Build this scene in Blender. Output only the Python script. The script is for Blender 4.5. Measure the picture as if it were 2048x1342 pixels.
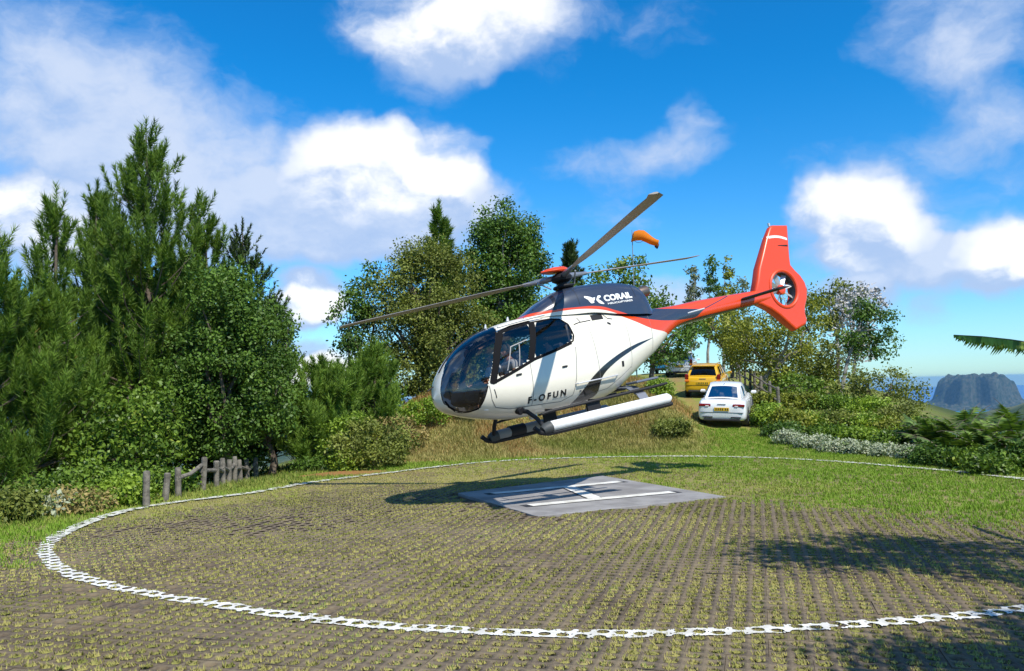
import bpy, bmesh, math, random
import numpy as np
from mathutils import Vector, Matrix
for o in list(bpy.data.objects): bpy.data.objects.remove(o)
SC = bpy.context.scene
COL = SC.collection
PI = math.pi
rng = np.random.default_rng(7)
# ------------------------------------------------------------------ camera
CAM_F, CAM_PITCH, CAM_ROLL, CAM_H = 1700.0, .0612, -.0245, 2.2
_fw = np.array([0, math.cos(CAM_PITCH), math.sin(CAM_PITCH)])
_up0 = np.array([0, -math.sin(CAM_PITCH), math.cos(CAM_PITCH)])
_r0 = np.array([1.0, 0, 0])
_c, _s = math.cos(CAM_ROLL), math.sin(CAM_ROLL)
_rt = _c*_r0 + _s*_up0
_up = -_s*_r0 + _c*_up0
cd = bpy.data.cameras.new('camera'); cam = bpy.data.objects.new('camera', cd); COL.objects.link(cam)
cd.sensor_width = 36; cd.lens = CAM_F/2048*36; cd.clip_start = .1; cd.clip_end = 120000
cam.matrix_world = Matrix(((_rt[0], _up[0], -_fw[0], 0), (_rt[1], _up[1], -_fw[1], 0), (_rt[2], _up[2], -_fw[2], CAM_H), (0, 0, 0, 1)))
SC.camera = cam
def pixray(px, py): return _fw + (px-1024)/CAM_F*_rt - (py-671)/CAM_F*_up
def at(px, py, Y):                      # measured point of the place: bearing from the photo, distance Y from plan
    d = pixray(px, py); t = Y/d[1]; return Vector((d[0]*t, Y, CAM_H + d[2]*t))
def gnd(px, py, z=0.0):
    d = pixray(px, py); t = (z-CAM_H)/d[2]; return (d[0]*t, d[1]*t)
def azel(px, py):
    d = pixray(px, py); return math.atan2(d[0], d[1]), math.atan2(d[2], math.hypot(d[0], d[1]))
# ------------------------------------------------------------------ sun, sky, exposure
SUN = Vector((.5, -.68, 1.0)).normalized()
sl = bpy.data.lights.new('sun', 'SUN'); so = bpy.data.objects.new('sun', sl); COL.objects.link(so)
sl.energy = 4.6; sl.angle = math.radians(.53); sl.color = (1, .95, .86)
so.rotation_euler = (-SUN).to_track_quat('-Z', 'Y').to_euler(); so.location = SUN*60
w = bpy.data.worlds.new('World'); SC.world = w; w.use_nodes = True
SC.view_settings.view_transform = 'Standard'; SC.view_settings.look = 'None'
SC.view_settings.exposure = .42; SC.view_settings.gamma = 1; SC.view_settings.use_curve_mapping = False

class NT:                                # small node-tree writer
    def __init__(s, tree): s.t = tree
    def n(s, kind, **kw):
        nd = s.t.nodes.new(kind)
        for k, v in kw.items(): setattr(nd, k, v)
        return nd
    def put(s, sock, v):
        if isinstance(v, bpy.types.NodeSocket): s.t.links.new(v, sock)
        elif v is not None: sock.default_value = v
    def m(s, op, a, b=None, c=None, clamp=False):
        nd = s.n('ShaderNodeMath', operation=op, use_clamp=clamp)
        for i, v in enumerate((a, b, c)): s.put(nd.inputs[i], v) if v is not None else None
        return nd.outputs[0]
    def v(s, op, a, b=None, out=0):
        nd = s.n('ShaderNodeVectorMath', operation=op)
        s.put(nd.inputs[0], a)
        if b is not None: s.put(nd.inputs[1], b)
        return nd.outputs['Value'] if op in ('DOT_PRODUCT', 'LENGTH') else nd.outputs[0]
    def xyz(s, x, y, z=0.0):
        nd = s.n('ShaderNodeCombineXYZ')
        for i, q in enumerate((x, y, z)): s.put(nd.inputs[i], q)
        return nd.outputs[0]
    def sep(s, v):
        nd = s.n('ShaderNodeSeparateXYZ'); s.put(nd.inputs[0], v); return nd.outputs
    def noise(s, vec, scale, detail=4, rough=.55, dist=0.0):
        nd = s.n('ShaderNodeTexNoise'); s.put(nd.inputs['Vector'], vec)
        nd.inputs['Scale'].default_value = scale; nd.inputs['Detail'].default_value = detail
        nd.inputs['Roughness'].default_value = rough; nd.inputs['Distortion'].default_value = dist
        return nd.outputs
    def ramp(s, fac, lo, hi, a=0.0, b=1.0, smooth=True):
        nd = s.n('ShaderNodeMapRange'); nd.interpolation_type = 'SMOOTHSTEP' if smooth else 'LINEAR'
        s.put(nd.inputs[0], fac)
        for i, q in enumerate((lo, hi, a, b)): s.put(nd.inputs[1+i], q)
        return nd.outputs[0]
    def mix(s, fac, a, b, mode='MIX'):
        nd = s.n('ShaderNodeMix', data_type='RGBA', blend_type=mode)
        s.put(nd.inputs[0], fac)
        for i, q in ((6, a), (7, b)):
            s.put(nd.inputs[i], q if isinstance(q, bpy.types.NodeSocket) else (*q[:3], 1))
        return nd.outputs[2]
# clouds: bearing and height of each cloud bank, then fractal detail
CLOUDS = [  # px, py, half width, half height (photo px), strength
    (60, 110, 360, 150, .70), (300, 270, 380, 150, .74), (520, 400, 400, 130, .74), (160, 330, 260, 60, .35), (780, 450, 300, 80, .62), (330, 470, 260, 80, .45), (600, 500, 240, 60, .45),
    (715, 320, 125, 105, 1.1), (845, 325, 130, 90, .98), (720, 430, 300, 90, .62), (930, 390, 110, 60, .5),
    (900, 10, 230, 120, 1.0), (860, 120, 120, 80, .62), (1050, 50, 170, 90, .55), (1290, 40, 120, 70, .42),
    (1230, 320, 190, 55, .60), (1360, 280, 90, 60, .45), (1385, 225, 50, 40, .35), (1230, 430, 160, 55, .36),
    (1700, 440, 150, 85, 1.15), (1820, 470, 170, 90, .80), (1920, 545, 200, 65, .66), (2020, 505, 110, 75, .93), (1740, 340, 170, 60, .48), (1780, 545, 260, 60, .5),
    (1970, 10, 270, 120, .78), (1930, 190, 150, 100, .45), (2020, 290, 190, 90, .58),
    (612, 600, 92, 50, 1.4), (600, 660, 100, 36, .7), (640, 735, 130, 46, 1.25), (620, 780, 140, 24, .7),
    (50, 450, 150, 85, 1.25), (170, 560, 110, 60, .9), (1340, 590, 120, 42, .9), (1700, 600, 90, 40, .8), (1845, 632, 70, 24, .62)]
def cloud_group():
    g = bpy.data.node_groups.new('cloud_field', 'ShaderNodeTree')
    g.interface.new_socket('Vector', in_out='INPUT', socket_type='NodeSocketVector')
    g.interface.new_socket('Density', in_out='OUTPUT', socket_type='NodeSocketFloat')
    g.interface.new_socket('Cumulus', in_out='OUTPUT', socket_type='NodeSocketFloat')
    T = NT(g); gi = T.n('NodeGroupInput'); go = T.n('NodeGroupOutput')
    p = gi.outputs[0]
    wv = T.v('SUBTRACT', T.noise(p, 9, 4, .6)[1], (.5, .5, .5))
    wv = T.v('MULTIPLY', wv, (.085, .06, 0))
    q = T.v('ADD', p, wv)
    acc = 0.0; cum = 0.0
    for (px, py, hw, hh, st) in CLOUDS:
        a, e = azel(px, py); cw = CAM_F*(1/math.cos(a)**2)
        d = T.v('MULTIPLY', T.v('SUBTRACT', q, (a, e, 0)), (cw/hw/1.25, CAM_F/hh/1.25, 0))
        k = T.m('MAXIMUM', T.m('SUBTRACT', 1.0, T.v('DOT_PRODUCT', d, d)), 0.0)
        acc = T.m('MULTIPLY_ADD', k, st*.9, acc)
        if st >= .92: cum = T.m('MULTIPLY_ADD', k, 1.6, cum)
    acc = T.m('MINIMUM', acc, 1.25)
    s = T.sep(p)
    out = T.m('MAXIMUM', T.ramp(T.m('ABSOLUTE', s[0]), .60, .85), T.ramp(s[1], .50, .75))
    gen = T.m('MULTIPLY', T.m('SUBTRACT', T.noise(p, 2.2, 3, .5)[0], .47), 5.0)
    acc = T.m('MULTIPLY_ADD', out, T.m('MAXIMUM', gen, 0.0), acc)
    T.put(go.inputs[1], T.m('MINIMUM', T.m('MULTIPLY_ADD', out, .8, cum), 1.0))
    fb = T.m('SUBTRACT', T.noise(T.v('MULTIPLY', q, (1, 1.5, 1)), 11, 7, .62)[0], .5)
    T.put(go.inputs[0], T.m('ADD', acc, T.m('MULTIPLY', fb, 1.25)))
    return g
def build_world():
    T = NT(w.node_tree); w.node_tree.nodes.clear()
    out = T.n('ShaderNodeOutputWorld')
    sky = T.n('ShaderNodeTexSky', sky_type='NISHITA'); sky.sun_disc = False
    sky.sun_elevation = math.asin(SUN.z); sky.sun_rotation = math.atan2(SUN.x, SUN.y)
    sky.altitude = 400; sky.air_density = 1.0; sky.dust_density = .3; sky.ozone_density = 2.0
    hs = T.n('ShaderNodeHueSaturation'); hs.inputs['Saturation'].default_value = 1.2; hs.inputs['Value'].default_value = 1.0
    T.put(hs.inputs['Color'], sky.outputs[0])
    tc = T.n('ShaderNodeTexCoord'); d = T.sep(tc.outputs['Generated'])
    az = T.m('ARCTAN2', d[0], d[1]); el = T.m('ARCSINE', d[2]); p = T.xyz(az, el, 0.0)
    b1 = T.n('ShaderNodeBackground'); T.put(b1.inputs[0], T.mix(1.0, hs.outputs[0], T.mix(T.ramp(el, .0, .38), (.48, .77, 1.04), (.07, .72, 1.02)), 'MULTIPLY')); b1.inputs[1].default_value = .135
    g = cloud_group()
    def field(vec):
        nd = T.n('ShaderNodeGroup'); nd.node_tree = g; T.put(nd.inputs[0], vec); return nd.outputs
    f0, cu = field(p); f1 = field(T.v('ADD', p, (.012, .035, 0)))[0]
    dens = T.ramp(f0, .16, T.ramp(cu, 0, 1, 1.12, .95))
    lit = T.ramp(T.m('SUBTRACT', f0, f1), -.30, .34, 0, 1)
    thick = T.ramp(f0, .55, 1.15)
    lit = T.m('MULTIPLY', lit, T.m('MULTIPLY_ADD', thick, .5, .5))
    lit = T.m('MULTIPLY', lit, T.m('MULTIPLY_ADD', cu, .70, .30))
    colr = T.mix(lit, (.40, .53, .78), (1.0, 1.0, 1.0))
    b2 = T.n('ShaderNodeBackground'); T.put(b2.inputs[0], colr); b2.inputs[1].default_value = .86
    mx = T.n('ShaderNodeMixShader'); T.put(mx.inputs[0], T.m('MULTIPLY', dens, .93)); T.put(mx.inputs[1], b1.outputs[0]); T.put(mx.inputs[2], b2.outputs[0])
    T.put(out.inputs[0], mx.outputs[0])
build_world()
# ------------------------------------------------------------------ helpers
def tag(o, label=None, cat=None, group=None, kind=None):
    for k, v in (('label', label), ('category', cat), ('group', group), ('kind', kind)):
        if v: o[k] = v
    return o
def link(o, parent=None):
    COL.objects.link(o)
    if parent is not None: o.parent = parent
    return o
def empty(name, loc=(0, 0, 0), rz=0, parent=None):
    o = bpy.data.objects.new(name, None); o.empty_display_size = .2; link(o, parent)
    o.location = loc; o.rotation_euler = (0, 0, rz); return o
def meshdata(name, V, F, mats, midx=None, smooth=True, attrs=None):
    V = np.asarray(V, dtype=np.float32).reshape(-1, 3)
    me = bpy.data.meshes.new(name)
    if isinstance(F, np.ndarray):
        n, k = F.shape
        me.vertices.add(len(V)); me.vertices.foreach_set('co', V.ravel())
        me.loops.add(n*k); me.loops.foreach_set('vertex_index', F.astype(np.int32).ravel())
        me.polygons.add(n); me.polygons.foreach_set('loop_start', np.arange(0, n*k, k, dtype=np.int32))
        try: me.polygons.foreach_set('loop_total', np.full(n, k, dtype=np.int32))
        except Exception: pass
    else:
        me.from_pydata(V.tolist(), [], F)
    for m in (mats if isinstance(mats, (list, tuple)) else [mats]): me.materials.append(m)
    np_ = len(me.polygons)
    if midx is not None: me.polygons.foreach_set('material_index', np.asarray(midx, dtype=np.int32))
    if smooth: me.polygons.foreach_set('use_smooth', np.ones(np_, dtype=bool))
    me.update(calc_edges=True)
    if attrs:
        for k, (dom, arr) in attrs.items():
            a = me.attributes.new(k, 'FLOAT', dom); a.data.foreach_set('value', np.asarray(arr, dtype=np.float32).ravel())
    me.validate()
    return me
def mobj(name, V, F, mats, parent=None, **kw):
    o = bpy.data.objects.new(name, meshdata(name, V, F, mats, **kw)); return link(o, parent)
def copy_tree(o, parent=None):
    c = o.copy(); link(c, None); c.parent = parent
    if parent is not None: c.matrix_parent_inverse = o.matrix_parent_inverse
    for ch in list(o.children): copy_tree(ch, c)
    return c
class G:                                 # collects shapes for one mesh
    def __init__(s): s.V = []; s.F = []; s.M = []
    def add(s, V, F, m=0):
        b = len(s.V); s.V += [tuple(v) for v in V]; s.F += [[i+b for i in f] for f in F]; s.M += [m]*len(F); return s
    def box(s, c, d, m=0, R=None, bev=0.0):
        c = Vector(c); hx, hy, hz = d[0]/2, d[1]/2, d[2]/2
        if bev > 0:
            b = bev; V = []; F = []
            for z, k in ((-hz, b), (-hz+b, 0), (hz-b, 0), (hz, b)):
                V += [(-hx+k, -hy+k, z), (hx-k, -hy+k, z), (hx-k, hy-k, z), (-hx+k, hy-k, z)]
            F = [[3, 2, 1, 0], [12, 13, 14, 15]]
            for L in range(3):
                for i in range(4): F.append([L*4+i, L*4+(i+1) % 4, L*4+4+(i+1) % 4, L*4+4+i])
        else:
            V = [(x, y, z) for z in (-hz, hz) for x, y in ((-hx, -hy), (hx, -hy), (hx, hy), (-hx, hy))]
            F = [[3, 2, 1, 0], [4, 5, 6, 7]]+[[i, (i+1) % 4, 4+(i+1) % 4, 4+i] for i in range(4)]
        if R is not None: V = [R @ Vector(v) for v in V]
        return s.add([Vector(v)+c for v in V], F, m)
    def tube(s, pts, rad, n=8, m=0, cap=True, flat=1.0):
        pts = [Vector(p) for p in pts]; N = len(pts)
        rad = [rad]*N if not hasattr(rad, '__len__') else rad
        V = []; F = []; ref = None
        for i, p in enumerate(pts):
            t = (pts[min(i+1, N-1)]-pts[max(i-1, 0)]).normalized()
            if ref is None:
                ref = Vector((0, 0, 1)) if abs(t.z) < .9 else Vector((1, 0, 0))
            a = t.cross(ref)
            if a.length < 1e-5: a = t.orthogonal()
            a.normalize(); b = a.cross(t).normalized(); ref = b
            for k in range(n):
                th = 2*PI*k/n; V.append(p+a*math.cos(th)*rad[i]+b*math.sin(th)*rad[i]*flat)
        for i in range(N-1):
            for k in range(n): F.append([i*n+k, i*n+(k+1) % n, (i+1)*n+(k+1) % n, (i+1)*n+k])
        if cap: F += [list(range(n))[::-1], [(N-1)*n+k for k in range(n)]]
        return s.add(V, F, m)
    def lathe(s, c, axis, prof, n=16, m=0):   # prof: (distance along axis, radius)
        ax = Vector(axis).normalized(); a = ax.orthogonal().normalized(); b = ax.cross(a); c = Vector(c)
        V = []; F = []
        for d, r in prof:
            for k in range(n):
                th = 2*PI*k/n; V.append(c+ax*d+(a*math.cos(th)+b*math.sin(th))*max(r, 1e-4))
        for i in range(len(prof)-1):
            for k in range(n): F.append([i*n+k, i*n+(k+1) % n, (i+1)*n+(k+1) % n, (i+1)*n+k])
        F += [list(range(n))[::-1], [(len(prof)-1)*n+k for k in range(n)]]
        return s.add(V, F, m)
    def build(s, name, mats, parent=None, smooth=True):
        o = mobj(name, s.V, s.F, mats, parent, midx=s.M, smooth=smooth)
        if smooth:
            bm = bmesh.new(); bm.from_mesh(o.data); bmesh.ops.recalc_face_normals(bm, faces=bm.faces)
            for e in bm.edges:
                if len(e.link_faces) == 2 and e.calc_face_angle(0) > .6: e.smooth = False
            bm.to_mesh(o.data); bm.free()
        return o
# ------------------------------------------------------------------ materials
MATS = {}
def mat(name, col, rough=.6, metal=0.0, var=0.0, vscale=8, bump=0.0, bscale=40, coat=0.0, spec=.5, col2=None, coord='Object'):
    if name in MATS: return MATS[name]
    m = bpy.data.materials.new(name); m.use_nodes = True; T = NT(m.node_tree)
    b = m.node_tree.nodes['Principled BSDF']
    b.inputs['Roughness'].default_value = rough; b.inputs['Metallic'].default_value = metal
    b.inputs['Coat Weight'].default_value = coat; b.inputs['Specular IOR Level'].default_value = spec
    tc = T.n('ShaderNodeTexCoord').outputs[coord]
    if var > 0 or col2:
        nz = T.noise(tc, vscale, 5, .6)[0]
        c2 = col2 or tuple(max(0, c*(1-var)) for c in col)
        T.put(b.inputs['Base Color'], T.mix(T.ramp(nz, .35, .65), col, c2))
        T.put(b.inputs['Roughness'], T.ramp(nz, .3, .7, rough*.9, min(1, rough*1.12)))
    else: b.inputs['Base Color'].default_value = (*col, 1)
    if bump > 0:
        bp = T.n('ShaderNodeBump'); bp.inputs['Strength'].default_value = bump; bp.inputs['Distance'].default_value = .02
        T.put(bp.inputs['Height'], T.noise(tc, bscale, 4, .6)[0]); T.put(b.inputs['Normal'], bp.outputs[0])
    MATS[name] = m; return m
def leafmat(name, c1, c2, c3=None, trans=.35, rough=.55, p3=.12):
    """leaf colours picked per leaf by the random 'rnd' value"""
    if name in MATS: return MATS[name]
    if name.endswith(('needles', 'leaves', 'leaflets')) and 'silver' not in name: c1 = tuple(c*.55 for c in c1); c2 = tuple(c*1.12 for c in c2); trans *= .7  # wider random leaf tones, imitating highlights and shade inside the crowns
    m = bpy.data.materials.new(name); m.use_nodes = True; T = NT(m.node_tree); m.node_tree.nodes.clear()
    out = T.n('ShaderNodeOutputMaterial')
    at_ = T.n('ShaderNodeAttribute', attribute_name='rnd').outputs['Fac']
    c = T.mix(at_, c1, c2)
    if c3: c = T.mix(T.m('GREATER_THAN', at_, 1-p3), c, c3)
    b = T.n('ShaderNodeBsdfPrincipled'); T.put(b.inputs['Base Color'], c); b.inputs['Roughness'].default_value = rough
    b.inputs['Specular IOR Level'].default_value = .3
    tr = T.n('ShaderNodeBsdfTranslucent'); T.put(tr.inputs[0], T.mix(1.0, c, (1.15, 1.25, .55), 'MULTIPLY'))
    mx = T.n('ShaderNodeMixShader'); mx.inputs[0].default_value = trans
    T.put(mx.inputs[1], b.outputs[0]); T.put(mx.inputs[2], tr.outputs[0]); T.put(out.inputs[0], mx.outputs[0])
    MATS[name] = m; return m
def glassmat(name, tint, refl=1.0, rough=.02):
    if name in MATS: return MATS[name]
    m = bpy.data.materials.new(name); m.use_nodes = True; T = NT(m.node_tree); m.node_tree.nodes.clear()
    out = T.n('ShaderNodeOutputMaterial'); fr = T.n('ShaderNodeFresnel'); fr.inputs[0].default_value = 1.5
    tr = T.n('ShaderNodeBsdfTransparent'); tr.inputs[0].default_value = (*tint, 1)
    gl = T.n('ShaderNodeBsdfGlossy'); gl.inputs['Roughness'].default_value = rough
    mx = T.n('ShaderNodeMixShader'); T.put(mx.inputs[0], T.m('MULTIPLY', fr.outputs[0], refl, clamp=True))
    T.put(mx.inputs[1], tr.outputs[0]); T.put(mx.inputs[2], gl.outputs[0]); T.put(out.inputs[0], mx.outputs[0])
    MATS[name] = m; return m
def sstep(a, b, x): t = np.clip((np.asarray(x, float)-a)/(b-a), 0, 1); return t*t*(3-2*t)
# ------------------------------------------------------------------ terrain
def vnoise(x, y, scale, seed=0):
    x = np.asarray(x, float)/scale; y = np.asarray(y, float)/scale
    xi = np.floor(x).astype(np.int64); yi = np.floor(y).astype(np.int64); fx = x-xi; fy = y-yi
    def hsh(a, b):
        h_ = (a*374761393 + b*668265263 + seed*974634777) & 0x7fffffff
        h_ = ((h_ ^ (h_ >> 13))*1274126177) & 0x7fffffff
        return ((h_ ^ (h_ >> 16)) & 0xffff)/65535.0
    fx = fx*fx*(3-2*fx); fy = fy*fy*(3-2*fy)
    return (hsh(xi, yi)*(1-fx)+hsh(xi+1, yi)*fx)*(1-fy)+(hsh(xi, yi+1)*(1-fx)+hsh(xi+1, yi+1)*fx)*fy-.5
def fbm(x, y, scale, oct_=4, seed=0):
    r = 0; a = 1.0
    for i in range(oct_): r = r+a*vnoise(x, y, scale/2**i, seed+i*17); a *= .5
    return r
PLATEAU = np.array([(-11, -40), (-10.5, 10), (-9.8, 14.5), (-8.6, 18), (-6.2, 21.5), (-4.6, 24.5), (-5.0, 29), (-4.5, 50), (2, 78), (16, 78), (17, 60), (14, 42), (11.8, 33), (11.8, 28), (14.5, 24.5), (16.5, 18), (17, 4), (18, -40)])
def sdist(x, y):                          # >0 outside the hill-top plateau
    d = np.full(np.shape(x), 1e18); ins = np.zeros(np.shape(x), bool)
    for i in range(len(PLATEAU)):
        ax, ay = PLATEAU[i]; bx, by = PLATEAU[(i+1) % len(PLATEAU)]
        t = np.clip(((x-ax)*(bx-ax)+(y-ay)*(by-ay))/((bx-ax)**2+(by-ay)**2), 0, 1)
        d = np.minimum(d, (x-ax-t*(bx-ax))**2+(y-ay-t*(by-ay))**2)
        c = ((ay > y) != (by > y)) & (x < (bx-ax)*(y-ay)/(by-ay+1e-12)+ax); ins ^= c
    d = np.sqrt(d); return np.where(ins, -d, d)
def roadx(y): return np.interp(y, [26, 30, 34, 39, 48, 58, 75], [7.6, 7.9, 8.2, 8.7, 10.0, 11.6, 12.5])
def height(x, y):
    x = np.asarray(x, float); y = np.asarray(y, float)
    zr = np.interp(y, [25.5, 29, 32, 36, 39, 48, 58, 78], [0, .28, .62, 1.12, 1.48, 2.3, 2.95, 3.0])
    bank0 = 27.0+.10*(x-1)+.45*np.sin(x*.8)
    zb = 2.25*sstep(0, 6.5, y-bank0)*(1+.12*fbm(x, y, 3.5, 3, 5)) + .35*sstep(7, 25, y-bank0)
    side = sstep(-1.6, 1.4, x-(roadx(y)-1.9-1.6*sstep(37, 46, y)))
    z = zb*(1-side)+zr*side
    z = z*sstep(-7.5, -2.2, x)
    s = np.maximum(sdist(x, y), 0)
    g = np.where(s < 30, .10*s+.0115*s*s, .10*30+.0115*900+.79*(s-30))
    far = 372*(1-np.exp(-g/372))
    r = np.hypot(x, y); az = np.arctan2(x, y)
    z = z-far
    z = z+.03*fbm(x, y, 2.3, 2, 3)*sstep(0, 3, s)
    z = z+sstep(60, 600, s)*(fbm(x, y, 420, 5, 11)*70)*(1-sstep(5000, 9000, r))+sstep(1500, 4000, s)*fbm(x, y, 1800, 4, 21)*34
    hx, hy = 3100*math.sin(.68), 3100*math.cos(.68)        # flank of the neighbouring range, to the right
    z = z+335*np.exp(-(((x-hx)/760)**2+((y-hy)/1000)**2))*(1+.35*fbm(x, y, 500, 4, 31))
    hx, hy = 5200*math.sin(.60), 5200*math.cos(.60)
    z = z+150*np.exp(-(((x-hx)/900)**2+((y-hy)/900)**2))*(1+.4*fbm(x, y, 500, 4, 37))
    z = np.maximum(z, -386+6*fbm(x, y, 300, 3, 41))
    shore = 11200+900*np.sin(az*5+1.0)+1300*vnoise(az*6, az*0, 1, 3)
    z = np.where(r > shore-1500, np.minimum(z, z*0-388-34*sstep(-1500, 500, r-shore)), z)
    return z
def hz(x, y): return float(height(np.array([x]), np.array([y]))[0])
PADC = (1.87, 16.54)
_circ = np.array([(85,1103),(110,1130),(150,1155),(300,1190),(500,1220),(700,1249),(950,1268),(1230,1272),(1500,1265),(1750,1248),(2048,1222),(100,1085),(150,1057),(220,1032),(300,1012),(400,1000),(500,990),(800,945),(900,932),(1000,923),(1150,917),(1400,914),(1600,920),(1800,935)], float)
_cg = np.array([gnd(*p) for p in _circ]); _ct = np.arctan2(_cg[:, 1]-PADC[1], _cg[:, 0]-PADC[0]); _cr = np.hypot(_cg[:, 1]-PADC[1], _cg[:, 0]-PADC[0])
_o = np.argsort(_ct); _gt = np.linspace(-PI, PI, 361)
_gr = np.interp(_gt, _ct[_o], _cr[_o], period=2*PI)
_gr = np.array([np.mean([_gr[(i+k) % 360] for k in range(-6, 7)]) for i in range(361)])
def ringr(th): return np.interp(th, _gt, _gr)
def ringd(x, y): return np.hypot(x-PADC[0], y-PADC[1])-ringr(np.arctan2(y-PADC[1], x-PADC[0]))
PAVE_EDGE = ([-12, -8, -6, -3, 0, 2, 4, 5.5, 7.5, 12], [10, 12.3, 15.5, 18.5, 18.3, 16.3, 15.2, 13.0, 11.4, 10.4])
def pave(x, y):                            # >0 where the grid pavers show, falling below 0 where turf has closed over them
    e = np.interp(x, *PAVE_EDGE)-y+.9*fbm(x, y, 2.5, 3, 8)
    left = np.where(y > 11.2, -ringd(x, y)*1.0+.1, 9.0)
    return np.minimum(np.minimum(e, left), np.minimum(x+11, 15-x))
def build_ground():
    rad = np.concatenate([[0.0], np.geomspace(.9, 6, 14), np.arange(6.4, 46, .4), np.geomspace(46.5, 400, 70), np.geomspace(412, 16500, 90)])
    a1 = np.linspace(-.75, .75, 300); a2 = np.linspace(.75, 2*PI-.75, 90)[1:-1]
    az = np.concatenate([a1, a2]); nr, na = len(rad), len(az)
    X = rad[:, None]*np.sin(az)[None]; Y = rad[:, None]*np.cos(az)[None]
    Z = height(X, Y)
    pv = pave(X, Y); Z = Z-.035*sstep(-.6, .2, pv)
    V = np.stack([X, Y, Z], -1).reshape(-1, 3)
    i = np.arange(nr-1)[:, None]*na+np.arange(na)[None]; j = np.arange(nr-1)[:, None]*na+(np.arange(na)[None]+1) % na
    F = np.stack([i, j, j+na, i+na], -1).reshape(-1, 4)[:, ::-1]
    x, y = V[:, 0], V[:, 1]
    dry = bankdry(x, y); soil = soilmask(x, y)
    padm = sstep(.15, -.15, ringd(x, y))
    far = np.maximum(sstep(40, 160, np.hypot(x, y)), sstep(2.5, 9, sdist(x, y)))
    m = bpy.data.materials.new('turf_and_soil'); m.use_nodes = True; T = NT(m.node_tree); b = m.node_tree.nodes['Principled BSDF']
    P = T.n('ShaderNodeNewGeometry').outputs['Position']
    A = lambda k: T.n('ShaderNodeAttribute', attribute_name=k).outputs['Fac']
    n1 = T.noise(P, .55, 5, .6)[0]; n2 = T.noise(P, 6, 5, .65)[0]; n3 = T.noise(P, 34, 4, .7)[0]
    lawn = T.mix(T.ramp(n2, .3, .7), (.18, .235, .035), (.26, .27, .07))
    lawn = T.mix(T.ramp(n1, .40, .66), lawn, (.24, .21, .08))
    padc = T.mix(T.ramp(n2, .32, .68), (.235, .22, .07), (.30, .255, .11))
    padc = T.mix(T.ramp(n1, .42, .62), padc, (.20, .16, .085))
    c = T.mix(A('padm'), lawn, padc)
    dryc = T.mix(T.ramp(n2, .3, .7), (.34, .27, .11), (.25, .23, .06)); dryc = T.mix(T.ramp(n1, .42, .6), dryc, (.19, .20, .04))
    c = T.mix(A('dry'), c, dryc)
    c = T.mix(T.m('MULTIPLY', A('soil'), T.ramp(n2, .25, .6)), c, (.34, .135, .055))
    c = T.mix(A('pav'), c, T.mix(T.ramp(n3, .3, .7), (.12, .09, .06), (.19, .145, .085)))
    f1 = T.noise(P, .012, 6, .6)[0]; f2 = T.noise(P, .0016, 5, .55)[0]
    farc = T.mix(T.ramp(f1, .35, .65), (.028, .050, .016), (.060, .085, .028)); farc = T.mix(T.ramp(f2, .48, .62), farc, (.13, .14, .07))
    c = T.mix(A('far'), c, farc); T.put(b.inputs['Base Color'], c); b.inputs['Roughness'].default_value = .95; b.inputs['Specular IOR Level'].default_value = .15
    bp = T.n('ShaderNodeBump'); bp.inputs['Strength'].default_value = .7; bp.inputs['Distance'].default_value = .05
    T.put(bp.inputs['Height'], n3); T.put(b.inputs['Normal'], bp.outputs[0])
    o = mobj('ground', V, F, m, attrs={'dry': ('POINT', dry), 'soil': ('POINT', soil), 'padm': ('POINT', padm), 'far': ('POINT', far), 'pav': ('POINT', sstep(-.9, .2, pv))})
    tag(o, kind='structure')
def bankdry(x, y):
    b0 = 27.0+.10*(x-1)+.45*np.sin(x*.8)
    d = sstep(-.8, .5, y-b0)*(1-sstep(7, 11, y-b0))*sstep(-5, -3.2, x)*(1-sstep(.2, 1.8, x-(roadx(y)-2.6)))
    return np.clip(d*(.75+.9*fbm(x, y, 3, 3, 2)), 0, 1)
def soilmask(x, y):
    r_ = np.exp(-(((x+4.9)/1.5)**2+((y-23.2)/.9)**2))                       # red bare edge at the drop, left
    t_ = .40*np.exp(-(((x-7.2)/1.0)**2+((y-28.6)/1.7)**2))                   # worn start of the track
    w_ = sum(.40*np.exp(-((x-roadx(y)-k)/.28)**2)*sstep(29, 33, y) for k in (-.75, .75))
    c_ = .9*np.exp(-(((x-4.6)/.7)**2+((y-32.2)/.8)**2))
    return np.clip(r_*1.3+t_+w_+c_, 0, 1)
build_ground()
# ------------------------------------------------------------------ sea
def build_sea():
    rad = np.concatenate([[500.0], np.geomspace(2000, 40500, 40)]); az = np.linspace(0, 2*PI, 181)[:-1]
    X = rad[:, None]*np.sin(az); Y = rad[:, None]*np.cos(az)
    V = np.stack([X, Y, X*0-400], -1).reshape(-1, 3); n = len(az)
    i = np.arange(len(rad)-1)[:, None]*n+np.arange(n)[None]; j = np.arange(len(rad)-1)[:, None]*n+(np.arange(n)[None]+1) % n
    F = np.stack([i, j, j+n, i+n], -1).reshape(-1, 4)[:, ::-1]
    m = bpy.data.materials.new('sea_water'); m.use_nodes = True; T = NT(m.node_tree); b = m.node_tree.nodes['Principled BSDF']
    P = T.n('ShaderNodeNewGeometry').outputs['Position']
    n1 = T.noise(T.v('MULTIPLY', P, (1, 1, 0)), .0007, 5, .6)[0]
    rr = T.v('LENGTH', T.v('MULTIPLY', P, (1, 1, 0)))
    lag = T.ramp(T.m('ADD', rr, T.m('MULTIPLY', n1, 2500)), 13200, 14200, 1, 0)
    T.put(b.inputs['Base Color'], T.mix(lag, (.003, .11, .33), (.006, .20, .38)))
    b.inputs['Roughness'].default_value = .35; b.inputs['Specular IOR Level'].default_value = .25
    tag(mobj('sea', V, F, m), kind='structure')
build_sea()
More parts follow.
